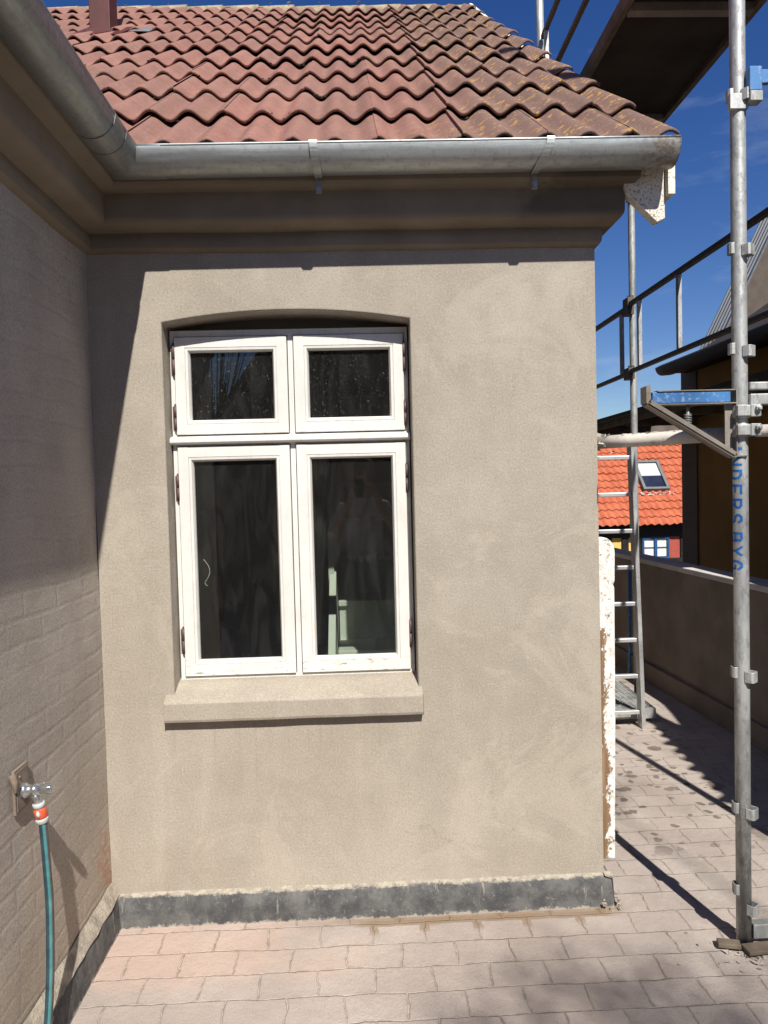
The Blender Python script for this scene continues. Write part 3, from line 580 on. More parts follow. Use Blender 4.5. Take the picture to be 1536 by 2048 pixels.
for k in range(26):
    c0 = Vector((random.uniform(-2.2, 2.0), 4.02+random.uniform(-.05, .05), 5.918)); r1 = random.uniform(.006, .015); vs = [c0+Vector((random.uniform(-1, 1)*2, random.uniform(-1, 1), random.uniform(-.4, .6)))*r1 for _ in range(6)]
    m.add(vs, [(0, 1, 2), (0, 2, 3), (0, 3, 4), (1, 2, 4), (2, 3, 5), (3, 4, 5), (0, 1, 5)])
tag(m.build('ridge_moss', M['ridge'], roof), kind='stuff')
# flue
fx, fy = -.715, 2.50; fz = rz(fy)+.05
m = MB(); m.box((fx-.070, fy-.085, fz-.12), (fx+.070, fy+.085, fz+1.3)); m.box((fx-.075, fy-.09, fz+.30), (fx+.075, fy+.09, fz+.33)); fl_ = m.build('flue_pipe', M['flue'], roof, bevel=.006)
m = MB(); m.box((fx-.090, fy-.105, fz-.14), (fx+.090, fy+.10, fz-.05)); 
m.add([(fx-.15, fy-.22, rz(fy-.22)+.055), (fx+.17, fy-.22, rz(fy-.22)+.055), (fx+.17, fy+.15, rz(fy+.15)+.055), (fx-.15, fy+.15, rz(fy+.15)+.055)], [(0, 1, 2, 3)]); m.build('flue_flashing', M['flue'], roof, bevel=.004)
m = MB(); m.add([(fx+.20, fy-.12, rz(fy-.12)+.062), (fx+.34, fy-.14, rz(fy-.14)+.062), (fx+.36, fy+.06, rz(fy+.06)+.062), (fx+.24, fy+.09, rz(fy+.09)+.062)], [(0, 1, 2, 3)]); m.build('repair_patch', M['leadgrey'], roof)

# ---- gutters
GR, GC, GZt = .070, .197, 2.710
def garc(k=18, ext=.0): return [(-math.cos(a)*GR, -math.sin(a)*GR) for a in [math.pi*i/k for i in range(k+1)]]
def gutter_run(pts_fn, ends, name, parent):
    m = MB(); ar = garc(); n_ = len(ar)
    # outer skin, inner skin, rolled lip
    for side, rr in ((0, 1.), (1, .965)):
        vs = [pts_fn(e_, a*rr, b*rr) for e_ in ends for a, b in ar]
        m.add(vs, [(k*n_+i, k*n_+i+1, (k+1)*n_+i+1, (k+1)*n_+i) for k in range(len(ends)-1) for i in range(n_-1)], 0, True)
    m.tube([pts_fn(e_, -GR+.002, .003) for e_ in ends], .0045, 10); return m.build(name, M['zinc'], parent)
# front run: local a<0 = outward (-y); mitre at corner
def zdrop(x): return .0
gut = gutter_run(lambda e_, a, b: ((GC-a if e_ == 'c' else e_), -GC+a, GZt+b+(.012*(e_-.2)/1.8 if e_ != 'c' else 0)), ['c', .34, .8, 1.3, 1.75, 2.043], 'gutter', house)
gutl = gutter_run(lambda e_, a, b: (GC-a, (-GC+a if e_ == 'c' else e_), GZt+b), ['c', -.36, -.9, -1.5, -2.08], 'gutter', house)
m = MB(); ar = garc(); vs = [(2.043, -GC+a, GZt+.012+b) for a, b in ar]+[(2.049, -GC+a*.97, GZt+.012+b*.97) for a, b in ar]; n_ = len(ar)
m.add(vs, [tuple(range(n_)), tuple(range(n_, 2*n_))[::-1]]+[(i, i+1, n_+i+1, n_+i) for i in range(n_-1)]+[(0, n_, 2*n_-1, n_-1)]); m.build('end_cap', M['zinc'], gut)
def sleeve(fn, a, b, par, r=1.03):
    m = MB(); ar = garc(); n_ = len(ar); vs = [fn(e_, p*r, q_*r) for e_ in (a, b) for p, q_ in ar]+[fn(e_, p*.995, q_*.995) for e_ in (a, b) for p, q_ in ar]
    m.add(vs, [(i, i+1, n_+i+1, n_+i) for i in range(n_-1)], 0, True); m.add([vs[i] for i in range(n_)]+[vs[2*n_+i] for i in range(n_)], [(i, i+1, n_+i+1, n_+i) for i in range(n_-1)]); m.add([vs[n_+i] for i in range(n_)]+[vs[3*n_+i] for i in range(n_)], [(i, i+1, n_+i+1, n_+i) for i in range(n_-1)])
    m.build('joint_sleeve', M['zinc'], par)
ff = lambda e_, a, b: ((GC-a if e_ == 'c' else e_), -GC+a, GZt+b+(.012*(e_-.2)/1.8 if e_ != 'c' else 0)); fl2 = lambda e_, a, b: (GC-a, (-GC+a if e_ == 'c' else e_), GZt+b)
sleeve(ff, 'c', .345, gut); sleeve(fl2, 'c', -.365, gutl); sleeve(fl2, -.40, -.47, gutl, 1.045)
def bracket(x, lean):
    m = MB(); w_ = .013; pts = [(-GR-.006, .008)]+[(a*1.10, b*1.10) for a, b in garc()[:15]]; vs = []
    z0 = GZt+.012*(x-.2)/1.8
    for i, (a, b) in enumerate(pts):
        sx = lean*(-b/GR)**1.5 if b < 0 else 0
        for s_ in (-1, 1): vs.append((x+s_*w_+sx, -GC+a, z0+b))
        for s_ in (-1, 1): vs.append((x+s_*w_+sx, -GC+a*.95, z0+b*.95))
    for i in range(len(pts)-1):
        o = i*4; m.add([vs[o], vs[o+1], vs[o+4], vs[o+5], vs[o+2], vs[o+3], vs[o+6], vs[o+7]], [(0, 1, 3, 2), (0, 2, 6, 4), (1, 5, 7, 3)])
    m.box((x+lean-.010, -.165, z0-.118), (x+lean+.010, -.155, z0-.055)); m.tube([(x+lean, -.172, z0-.106), (x+lean, -.155, z0-.106)], .007, 8)
    m.build('gutter_bracket', M['zinc'], gut)
bracket(.835, .010); bracket(1.612, -.030)
# verge boards under the gutter end
m = MB(); m.prism([(1.90, 2.66), (1.915, 2.60), (2.022, 2.497), (2.050, 2.510), (2.050, 2.70), (1.90, 2.70)], 1, -.125, -.085); m.build('barge_board', M['barge'], house, bevel=.002)
m = MB(); m.box((2.0515, -.150, 2.585), (2.076, -.06, 2.72)); 
m.add([(2.052, -.06, 2.60), (2.076, -.06, 2.60), (2.076, 3.95, 5.74), (2.052, 3.95, 5.74), (2.052, -.06, 2.735), (2.076, -.06, 2.735), (2.076, 3.95, 5.89), (2.052, 3.95, 5.89)], [(0, 1, 2, 3), (4, 7, 6, 5), (0, 4, 5, 1), (1, 5, 6, 2), (0, 3, 7, 4)])
m.build('barge_board', M['barge'], house)
m = MB(); m.add([(XR-.05, -.10, 2.70), (2.052, -.10, 2.70), (2.052, 3.95, 5.76), (XR-.05, 3.95, 5.76)], [(0, 1, 2, 3)]); m.build('verge_soffit', M['brownboard'], house)

# ------------------------------------------------------------------ white peeling plank at the house corner
sc_p = lambda x, z_: (max(1.8425, .955+(x-.955)*.9126), 1.6+(z_-1.6)*.9126)
m = MB(); poly = [sc_p(*p) for p in [(1.862, 0.002), (1.993, 0.002), (2.003, .60), (2.006, 1.15), (2.001, 1.162), (2.008, 1.18), (2.010, 1.300)]+[(1.958+.052*math.cos(a), 1.300+.062*math.sin(a)) for a in (.3, .6, .9, 1.2, 1.5)]+[(1.872, 1.362)]]
m.prism(poly, 1, .05, .082); m2_ = m.build('corner_board', M['plank'], house, bevel=.003); m2_['label'] = 'upright round topped board with flaking white paint and bare brown wood'

# ------------------------------------------------------------------ tap and hose
tap = thing('water_tap', 'chromed outdoor tap on a square plate on the left wall', 'tap', (0, -.67, .79))
m = MB(); m.box((0.002, -.712, .738), (.010, -.630, .858)); m.box((.0105, -.706, .744), (.0125, -.636, .852)); m.tube([(.010, -.655, .762), (.016, -.655, .762)], .004, 8); m.tube([(.010, -.690, .835), (.016, -.690, .835)], .004, 8)
m.tube([(.004, -.716, .850), (.012, -.716, .83), (.012, -.714, .80)], [.010, .009, .004], 8)
m.build('wall_plate', M['oldplate'], tap, bevel=.002)
m = MB(); m.tube([(.010, -.672, .790), (.022, -.671, .790), (.024, -.671, .790), (.040, -.670, .790), (.042, -.670, .790), (.046, -.669, .790), (.060, -.668, .790)], [.0205, .0205, .016, .016, .0185, .0165, .0155], 18)
m.tube([(.040, -.670, .785), (.046, -.668, .765), (.050, -.667, .752)], [.012, .012, .013], 14); m.build('tap_body', M['chrome'], tap)
m = MB(); m.tube([(.056, -.668, .790), (.064, -.667, .791), (.072, -.667, .791), (.088, -.666, .792), (.092, -.666, .792)], [.013, .015, .017, .0165, .013], 6); m.box((.068, -.672, .803), (.090, -.660, .812)); m.build('tap_handle', M['chrome'], tap, bevel=.002)
hose = thing('garden_hose', 'dark grey garden hose with teal stripe and orange connector hanging from the tap', 'hose', (.06, -.67, 0))
A = Vector((.050, -.667, .754)); B = Vector((.0585, -.664, .694)); dn = (B-A)
P_ = lambda t: A+dn*t
m = MB(); m.tube([P_(0), P_(.05), P_(.24)], [.0145, .0165, .0165], 16); m.build('connector', M['grey'], hose); m = MB(); m.tube([P_(.74), P_(.80), P_(.97), P_(1.0)], [.016, .0175, .0150, .012], 16); m.build('connector', M['grey'], hose)
m = MB(); m.tube([P_(.24), P_(.30), P_(.68), P_(.74)], [.0150, .0170, .0165, .0145], 16); m.build('connector_grip', M['orange'], hose)
m = MB()
q_ = P_(.48)+Vector((.001, -.0155, 0)); m.tube([q_+Vector((-.002, -.0005, .010)), q_+Vector((0, -.001, 0)), q_+Vector((.002, -.0005, -.010))], [.002, .0062, .002], 10); m.build('grip_button', M['grey'], hose)
hp = [(.0585, -.664, .694), (.0615, -.664, .64), (.0665, -.667, .55), (.0700, -.670, .47), (.0700, -.675, .38), (.068, -.68, .28), (.064, -.69, .18), (.062, -.71, .09), (.075, -.76, .03), (.11, -.86, .011), (.2, -1.05, .010), (.35, -1.35, .010), (.4, -1.8, .010)]
def cr(ps, k=6):
    ps = [Vector(p) for p in ps]; out = []
    for i in range(len(ps)-1):
        p0, p1, p2, p3 = ps[max(i-1, 0)], ps[i], ps[i+1], ps[min(i+2, len(ps)-1)]
        for j in range(k): t = j/k; out.append(.5*((2*p1)+(p2-p0)*t+(2*p0-5*p1+4*p2-p3)*t*t+(3*p1-p0-3*p2+p3)*t**3))
    return out+[ps[-1]]
HK = (24, 25, 26)
m = MB(); m.tube(cr(hp), .0110, 28, mifn=lambda k: 1 if k in HK else (2 if k in (27, 0, 1, 2, 3, 4, 5, 6) else 0)); m.build('hose_tube', [M['hose'], M['teal'], M['navyhose']], hose)

# ------------------------------------------------------------------ scaffold
sc = thing('scaffold', 'galvanised tube scaffold with plank deck, blue bracket and guard rails beside the gable', 'scaffold', (2.23, -.28, 0))
TR = .0242; PX, PY = 2.228, -.281
def pole(x, y, zb, zt, col=True, side=1):
    m = MB(); m.tube([(x+(.012*(z_/3) if col else 0)*0, y, z_) for z_ in (zb, 1, 2, 3, 4, zt)], TR, 28); o = m.build('pole', M['galv'], sc)
    return o
main = pole(PX, PY, .005, 6.2)
def pocket(x, y, z_, ang, par, mat='galv', h_=.036, reach=.021, hw=.020):
    c, s_ = math.cos(ang), math.sin(ang); pts = [(TR-.006, -hw), (TR+reach-.006, -hw), (TR+reach, -hw+.006), (TR+reach, hw-.006), (TR+reach-.006, hw), (TR-.006, hw)]; th = .0045
    inn = [(TR-.006, -hw+th), (TR+reach-.008, -hw+th), (TR+reach-th, -hw+.009), (TR+reach-th, hw-.009), (TR+reach-.008, hw-th), (TR-.006, hw-th)]
    W_ = lambda p, zz: (x+p[0]*c-p[1]*s_, y+p[0]*s_+p[1]*c, zz); m = MB(); n_ = 6
    vs = [W_(p, z_-h_/2) for p in pts]+[W_(p, z_-h_/2) for p in inn]+[W_(p, z_+h_/2) for p in pts]+[W_(p, z_+h_/2) for p in inn]
    fs = []
    for i in range(5): fs += [(i, i+1, 2*n_+i+1, 2*n_+i), (n_+i+1, n_+i, 3*n_+i, 3*n_+i+1), (2*n_+i, 2*n_+i+1, 3*n_+i+1, 3*n_+i), (i+1, i, n_+i, n_+i+1)]
    m.add(vs, fs); m.build('stirrup', M[mat], par, bevel=.001)
for z_ in (.137, .467, .930, 2.011, 2.339, 2.835):
    pocket(PX, PY, z_, R(-52), main); pocket(PX, PY, z_+.012 if z_ > .2 else z_+.06, R(170), main, hw=.016, reach=.010)
# stencil lettering wrapped round the pole, reading downwards
LET = {'A': [[(0, 0), (.5, 1), (1, 0)], [(.22, .38), (.78, .38)]], 'N': [[(0, 0), (0, 1), (1, 0), (1, 1)]], 'D': [[(0, 0), (0, 1), (.55, 1), (.9, .8), (1, .5), (.9, .2), (.55, 0), (0, 0)]],
       'E': [[(1, 1), (0, 1), (0, 0), (1, 0)], [(0, .5), (.8, .5)]], 'R': [[(0, 0), (0, 1), (.7, 1), (.98, .88), (1, .68), (.9, .52), (.6, .46), (0, .46)], [(.5, .46), (1, 0)]],
       'S': [[(.95, .82), (.75, 1), (.3, 1), (.05, .85), (.05, .65), (.25, .53), (.75, .47), (.95, .33), (.95, .15), (.7, 0), (.25, 0), (.02, .17)]],
       'B': [[(0, .5), (.65, .5), (.95, .38), (.98, .15), (.75, 0), (0, 0), (0, 1), (.65, 1), (.9, .9), (.9, .62), (.65, .5)]], 'Y': [[(0, 1), (.5, .5), (1, 1)], [(.5, .5), (.5, 0)]],
       'G': [[(.98, .78), (.75, 1), (.3, 1), (.05, .75), (0, .4), (.1, .15), (.35, 0), (.8, 0), (1, .15), (1, .48), (.6, .48)]]}
cdir = math.atan2(-2.663-PY, .955-PX)
m = MB(); zt = 1.700; pitch_ = .0405
zz_ = {0: 1.690, 1: 1.632, 2: 1.590, 3: 1.545, 4: 1.498, 5: 1.448, 6: None, 7: 1.385, 8: 1.345, 9: 1.302}
zpos = [1.692, 1.652, 1.606, 1.557, 1.510, 1.460, None, 1.398, 1.352, 1.305]
CW, CH, ST = .026, .040, .0075
for ch, zc in zip('ANDERS BYG', zpos):
    if ch == ' ': m.build('stencilled_lettering', M['graf'], main); m = MB(); continue
    for st_ in LET[ch]:
        for (a, b) in zip(st_[:-1], st_[1:]):
            a2 = Vector((a[0]*CW, a[1]*CH)); b2 = Vector((b[0]*CW, b[1]*CH)); L = (b2-a2).length; d1 = (b2-a2)/L; nr = Vector((-d1.y, d1.x)); k = max(2, int(L/.002)); vs = []
            a2 = a2-d1*ST*.42; L2 = L+ST*.84
            for i in range(k+1):
                for w1 in (-.5, -.17, .17, .5):
                    p = a2+d1*(L2*i/k)+nr*(w1*ST); ang = cdir+(.06-(CH-p.y)/(TR+.0007)); vs.append((PX+math.cos(ang)*(TR+.0008), PY+math.sin(ang)*(TR+.0008), zc+CW/2-p.x))
            m.add(vs, [(i*4+j, i*4+j+1, (i+1)*4+j+1, (i+1)*4+j) for i in range(k) for j in range(3)])
m.build('stencilled_lettering', M['graf'], main)
backo = pole(2.960, 2.555, .02, 6.4); backi = pole(2.230, 2.20, .02, 6.3); fronto = pole(2.905, -.281, .02, 6.3)
for z_ in (2.9, 2.4, 4.4, 3.6): pocket(2.960, 2.555, z_, R(-140), backo, 'darksteel'); pocket(2.23, 2.2, z_+.0, R(-60), backi, 'darksteel')
far = pole(2.985, 5.1, .02, 5.2)
# transoms between front standards
m = MB(); m.box((PX+TR+.002, PY-.017, 1.886), (2.50, PY+.017, 1.911)); m.build('transom', M['galv'], sc, bevel=.003)
m = MB(); m.box((PX+TR+.002, PY-.020, 1.836), (2.50, PY+.020, 1.872)); m.build('transom', M['galv'], sc, bevel=.003)
m = MB(); m.box((PX+TR+.001, PY-.017, .028), (2.883, PY+.017, .078)); m.build('base_tie', M['galv'], sc, bevel=.003)
m = MB(); m.bar((2.20, PY-.06, .022), (2.62, PY-.02, .020), .05, .014); m.bar((2.13, PY-.01, .018), (2.20, PY-.03, .020), .035, .016); m.build('footing_offcut', M['decktimber'], sc, bevel=.003)
# blue ledger arm above
m = MB(); m.box((PX+.014, PY-.050, 2.838), (PX+.055, PY-.016, 2.915)); m.add([], []); m.prism([(PX+.0555, 2.868), (PX+.0555, 2.912), (PX+.082, 2.912), (PX+.100, 2.902), (2.88, 2.902), (2.88, 2.876), (PX+.100, 2.876), (PX+.086, 2.868)], 1, PY-.036, PY-.018); m.build('blue_ledger', M['bluepaint'], sc, bevel=.003)
m = MB(); m.box((PX-.040, PY-.012, 2.79), (PX+.02, PY-.03, 2.84)); m.box((PX+.015, PY-.052, 2.805), (PX+.056, PY-.014, 2.837)); m.build('wedge_head', M['galv'], main, bevel=.002)
# console bracket
br = MB(); br.box((1.924, PY-.022, 1.845), (2.186, PY+.018, 1.884)); brk = br.build('console_bracket', M['bluepaint'], sc, bevel=.003)
m = MB(); m.box((1.922, PY-.026, 1.841), (2.203, PY+.022, 1.8445)); m.box((1.94, PY-.026, 1.8845), (2.200, PY+.022, 1.888)); m.box((2.2035, PY-.024, 1.668), (2.2075, PY+.022, 1.889)); m.box((2.174, PY-.006, 1.676), (2.2032, PY-.001, 1.840))
m.build('bracket_post', M['rawsteel'], brk)
m = MB(); m.prism([(1.902, 1.848), (1.902, 1.903), (1.916, 1.908), (1.918, 1.846)], 1, PY-.028, PY+.022)
m.bar((1.910, PY-.003, 1.850), (2.197, PY-.003, 1.670), .006, .011); m.bar((1.910, PY-.026, 1.852), (2.197, PY-.026, 1.672), .004, .020, ); m.bar((1.910, PY+.018, 1.852), (2.197, PY+.018, 1.672), .004, .020); m.bar((1.908, PY-.003, 1.845), (2.200, PY-.003, 1.664), .050, .005)
m.bar((2.19, PY-.003, 1.667), (2.240, PY-.02, 1.668), .030, .004)
m.build('bracket_brace', M['rawsteel'], brk)
m = MB(); m.tube([(2.052, PY, 1.842), (2.052, PY, 1.768)], .0055, 10)
sp_ = [(2.052+.0105*math.cos(i*.55), PY+.0105*math.sin(i*.55), 1.812-i*.00068) for i in range(52)]; m.tube(sp_, .0022, 6); m.build('spring_pin', M['galv'], brk)
# couplers
def coupler(x, y, z_):
    m = MB(); m.tube([(x, y, z_-.022), (x, y, z_+.022)], TR+.007, 24); m.box((x+.012, y-.048, z_-.020), (x+.046, y-.018, z_+.020)); m.box((x-.03, y-.044, z_-.017), (x+.014, y-.026, z_+.017))
    m.tube([(x+.034, y-.060, z_+.006), (x+.034, y-.030, z_+.006)], .011, 6); m.tube([(x+.034, y-.066, z_+.006), (x+.034, y-.060, z_+.006)], .006, 10); m.build('coupler', M['galv'], main, bevel=.002)
coupler(PX, PY, 1.752); coupler(PX, PY, 1.815)
# tie tube to the gable wall
m = MB(); a = Vector((1.845, .06, 1.741)); b = Vector((PX-.01, PY+.062, 1.745)); m.tube([a+(b-a)*t for t in (0, .3, .6, 1)], TR, 24); m.build('tie_tube', M['crusty'], sc)
m = MB(); m.tube([(PX+.040, PY-.026, 1.749), (2.52, PY-.03, 1.752)], .020, 20); m.build('tie_tube', M['crusty'], sc)
m = MB()
for k in range(70):
    t = random.uniform(.05, .95); c0 = a+(b-a)*t+Vector((0, random.uniform(-.012, .010), TR*.93)); r1 = random.uniform(.003, .009)
    vs = [c0+Vector((random.uniform(-1, 1)*2.2, random.uniform(-1, 1), random.uniform(-.5, .6)))*r1 for _ in range(6)]; m.add(vs, [(0, 1, 2), (0, 2, 3), (0, 3, 4), (1, 2, 4), (2, 3, 5), (3, 4, 5), (0, 1, 5)])
for k in range(14):
    c0 = Vector((1.85+random.uniform(-.01, .06), .03+random.uniform(-.03, .02), 1.735+random.uniform(-.04, .035))); r1 = random.uniform(.006, .014); vs = [c0+Vector((random.uniform(-1, 1)*1.5, random.uniform(-1, 1), random.uniform(-.7, .7)))*r1 for _ in range(6)]
    m.add(vs, [(0, 1, 2), (0, 2, 3), (0, 3, 4), (1, 2, 4), (2, 3, 5), (3, 4, 5), (0, 1, 5)])
tag(m.build('mortar_crust', M['crusty'], sc), kind='stuff')
# outer guard-rail frames
def rails(x, y0, y1, z0, z1, posts, mat='darksteel', w_=.030):
    m = MB(); m.box((x-w_/2, y0, z1-.016), (x+w_/2, y1, z1+.016)); m.box((x-w_/2, y0, z0-.014), (x+w_/2, y1, z0+.014)); o = m.build('guard_rail', M[mat], sc, bevel=.004)
    for y in posts:
        p = MB(); p.box((x-.013, y-.016, z0+.0145), (x+.013, y+.016, z1-.0165)); p.build('rail_post', M['galv'], o, bevel=.003)
rails(2.925, -.30, 2.50, 2.372, 2.85, (-.05, 1.72, 2.34)); rails(2.925, 2.60, 5.05, 2.365, 2.835, (2.68, 4.6))
rails(2.235, -.25, 2.16, 4.16, 4.51, (2.07, .0), w_=.026)
rails(2.235, 2.25, 4.6, 4.16, 4.51, (2.36, 4.5), w_=.026)
m = MB(); m.box((2.925-.02, 2.50, 2.78), (2.95, 2.60, 2.90)); m.build('rail_hook', M['darksteel'], sc); m = MB(); m.box((2.925-.02, 2.50, 2.32), (2.95, 2.60, 2.40)); m.build('rail_hook', M['darksteel'], sc)
# upper deck
DX0, DX1, DZ = 2.18, 2.80, 3.68
m = MB(); m.box((DX0+.032, -.22, DZ+.03), (DX1-.032, 2.13, DZ+.045)); deck = m.build('deck_board', M['plywood'], sc)
for x in (DX0, DX1-.03):
    m = MB(); m.box((x, -.23, DZ), (x+.03, 2.14, DZ+.07)); m.build('deck_frame', M['decktimber'], deck, bevel=.003)
for y in (-.2, .58, 1.55, 2.08):
    m = MB(); m.box((DX0+.0305, y, DZ-.012), (DX1-.0305, y+.045, DZ+.029)); m.build('deck_crossbar', M['rawsteel'], deck, bevel=.002)

# ------------------------------------------------------------------ ladder
ld = thing('ladder', 'aluminium ladder standing upright behind the gable beside the scaffold', 'ladder', (2.55, 1.9, 0))
for xb, xt in ((2.30, 2.255), (2.735, 2.685)):
    m = MB(); m.bar((xb, 1.9, 0.0), (xt, 1.9, 1.815), .026, .075, up=(0, 1, 0)); m.build('stile', M['alu'], ld, bevel=.003)
for k in range(8):
    z_ = .103+k*.2335; t = z_/1.815; m = MB(); m.box((2.314-.045*t, 1.885, z_-.013), (2.721-.05*t, 1.915, z_+.013)); m.build('rung', M['alu'], ld, bevel=.004)
# perforated deck lying behind ladder foot
m = MB(); x0, x1, y0, y1, zt = 2.30, 2.86, 1.98, 2.62, .095
for (a, b) in (((x0, y0, .03), (x1, y0+.02, zt)), ((x0, y1-.02, .03), (x1, y1, zt)), ((x0, y0+.02, .03), (x0+.02, y1-.02, zt)), ((x1-.02, y0+.02, .03), (x1, y1-.02, zt))): m.box(a, b)
k = 15
for i in range(1, k): x = x0+(x1-x0)*i/k; m.box((x-.006, y0+.02, zt-.010), (x+.006, y1-.02, zt-.001))
for i in range(1, 19): y = y0+(y1-y0)*i/19; m.box((x0+.02, y-.006, zt-.0105), (x1-.02, y+.006, zt-.0015))
tag(m.build('perforated_step', M['galv']), 'square perforated metal grating lying on the paving behind the ladder foot', 'metal grating')

# ------------------------------------------------------------------ yard wall
yw = thing('yard_wall', 'low grey rendered yard wall with pale capping behind the scaffold', 'wall', (3.25, 2, 0))
def ob(m, pts, x_th, z0, z1):   # oblique wall slab through plan points
    (xa, ya), (xb, yb) = pts; m.add([(xa, ya, z0), (xa+x_th, ya, z0), (xb+x_th, yb, z0), (xb, yb, z0), (xa, ya, z1), (xa+x_th, ya, z1), (xb+x_th, yb, z1), (xb, yb, z1)], [(0, 3, 2, 1), (4, 5, 6, 7), (0, 1, 5, 4), (1, 2, 6, 5), (2, 3, 7, 6), (3, 0, 4, 7)])
xw = lambda y: 3.281-(y-1.41)*.0458
m = MB(); ob(m, [(xw(-6), -6), (xw(3.85), 3.85)], .13, 0, .93); m.box((.9, 3.85, 0), (xw(3.85)+.13, 3.98, .93)); m.build('wall_body', M['ywall'], yw, bevel=.004)
m = MB(); ob(m, [(xw(-6)-.03, -6), (xw(3.85)-.03, 3.85)], .03, 0, .145); m.build('wall_footing', M['ywall'], yw, bevel=.004)
m = MB(); ob(m, [(xw(-6)-.022, -6), (xw(3.82)-.022, 3.82)], .175, .9305, .968); m.box((.9, 3.821, .9305), (xw(3.85)+.153, 4.0, .968)); m.build('wall_cap', M['cap'], yw, bevel=.005)
m = MB(); m.tube([(3.075, 3.02, .02), (3.083, 3.0, .88)], .013, 12); tag(m.build('blue_pipe', M['bluepaint']), 'thin pale blue pipe standing against the yard wall behind the ladder', 'pipe')

# ------------------------------------------------------------------ yellow neighbour house with lean-to canopy
nb = thing('neighbour_house', 'ochre neighbour house in shade with black gutter beyond the yard wall', 'house', (5, 0, 0))
m = MB(); m.box((4.20, -3.2, -2.3), (8.2, 4.18, 2.66)); m.build('wall', M['ochre'], nb)
m = MB(); m.box((4.185, 4.18, -2.3), (4.6, 4.50, 2.66)); m.build('corner_pilaster', M['cornerbrick'], nb)
m = MB(); rr = 7
m.prism([(3.98, 2.62), (4.20, 2.62), (4.20, 2.66), (8.2, 2.66), (8.4, 2.62), (6.2, 4.0), (6.1, 4.02)], 1, -3.4, 4.35); m.build('roof', M['tarfelt'], nb)
m = MB(); vs = []; ys_ = [-3.4, 0, 3, 4.15, 4.32, 4.40]; sc_ = [1, 1, 1, 1, .8, .35]
for y, s1 in zip(ys_, sc_):
    for i in range(11): a_ = math.pi*i/10; vs.append((3.92-math.cos(a_)*.085*s1, y, 2.67-math.sin(a_)*.095*s1))
m.add(vs, [(k*11+i, k*11+i+1, (k+1)*11+i+1, (k+1)*11+i) for k in range(5) for i in range(10)]+[tuple(k*11 for k in range(6))+tuple(k*11+10 for k in range(5, -1, -1))], 0, True); m.build('gutter', M['blackzinc'], nb)
cp = thing('lean_to_canopy', 'dark felt lean-to canopy standing above the yard wall', 'canopy', (3.8, 2, 0))
m = MB(); z0 = 2.17
def slab(poly, za, zb): m.prism(poly, 2, za, zb)
slab([(3.42, -3.1), (4.17, -3.1), (4.17, 5.2), (3.54, 5.2), (3.52, .55), (3.46, .10), (3.42, -.10)], z0, z0+.03)
slab([(3.20, -3.1), (3.42, -3.1), (3.42, -.10), (3.37, .10), (3.365, 5.2), (3.345, 5.2), (3.25, -.2), (3.16, -1.3)], z0, z0+.03)
slab([(3.365, 1.25), (3.54, 1.25), (3.54, 5.2), (3.365, 5.2)], z0, z0+.03)
# ragged felt edge that throws the toothed shadow
for k in range(14): y = -1.5+k*.13; xx = 3.16+(y+1.3)*.082; slab([(xx-.05*random.uniform(.3, 1.2), y+.05), (xx+.03, y), (xx+.03, y+.12)], z0+.002, z0+.028)
m.build('canopy_sheet', M['tarfelt'], cp)
m = MB(); ob(m, [(3.37, 1.2), (3.47, 5.2)], .02, z0-.05, z0+.05); m.build('fascia', M['fascia'], cp)
m = MB(); m.box((3.30, 5.201, 2.02), (4.9, 5.26, 2.18)); m.build('end_beam', M['fascia'], cp)
for y in (1.9, 3.0, 4.1):
    m = MB(); m.box((3.50, y, 2.10), (4.17, y+.045, 2.169)); m.build('rafter', M['decktimber'], cp)

# ------------------------------------------------------------------ far grey profiled roof house
bh = thing('far_house', 'far brown gabled house with steep grey profiled sheet roof behind the scaffold pole', 'house', (15, 20, -2.3))
sl2 = (10.397-4.296)/(14.01-10.983)
def rk(z_, off=0): return 11.62+(z_-4.296)/sl2+off
m = MB(); m.prism([(rk(-2.3), -2.3), (22, -2.3), (22, 6), (rk(13), 13)], 1, 20.0, 20.9); m.build('gable_wall', M['brownboard'], bh)
m = MB(); vs = []; kx = 44
dvec = Vector((1, 0, sl2)).normalized(); nvec = Vector((-sl2, 0, 1)).normalized()
for i in range(kx+1):
    y = 19.9+1.2*i/kx; ph = (i % 9); hh = .07 if ph in (2, 3, 4) else 0.0
    for z_ in (-1.5, 13.2): vs.append(Vector((rk(z_), y, z_))+nvec*(.03+hh))
m.add(vs, [(2*i, 2*i+1, 2*i+3, 2*i+2) for i in range(kx)]); m.build('roof', M['roofmetal'], bh)
m = MB(); ta = Vector((rk(-1.5), 19.86, -1.5)); tb = Vector((rk(13.2), 19.86, 13.2)); m.bar(ta+nvec*.03, tb+nvec*.03, .06, .14, up=(0, 1, 0)); m.build('rake_trim', M['roofmetal'], bh)

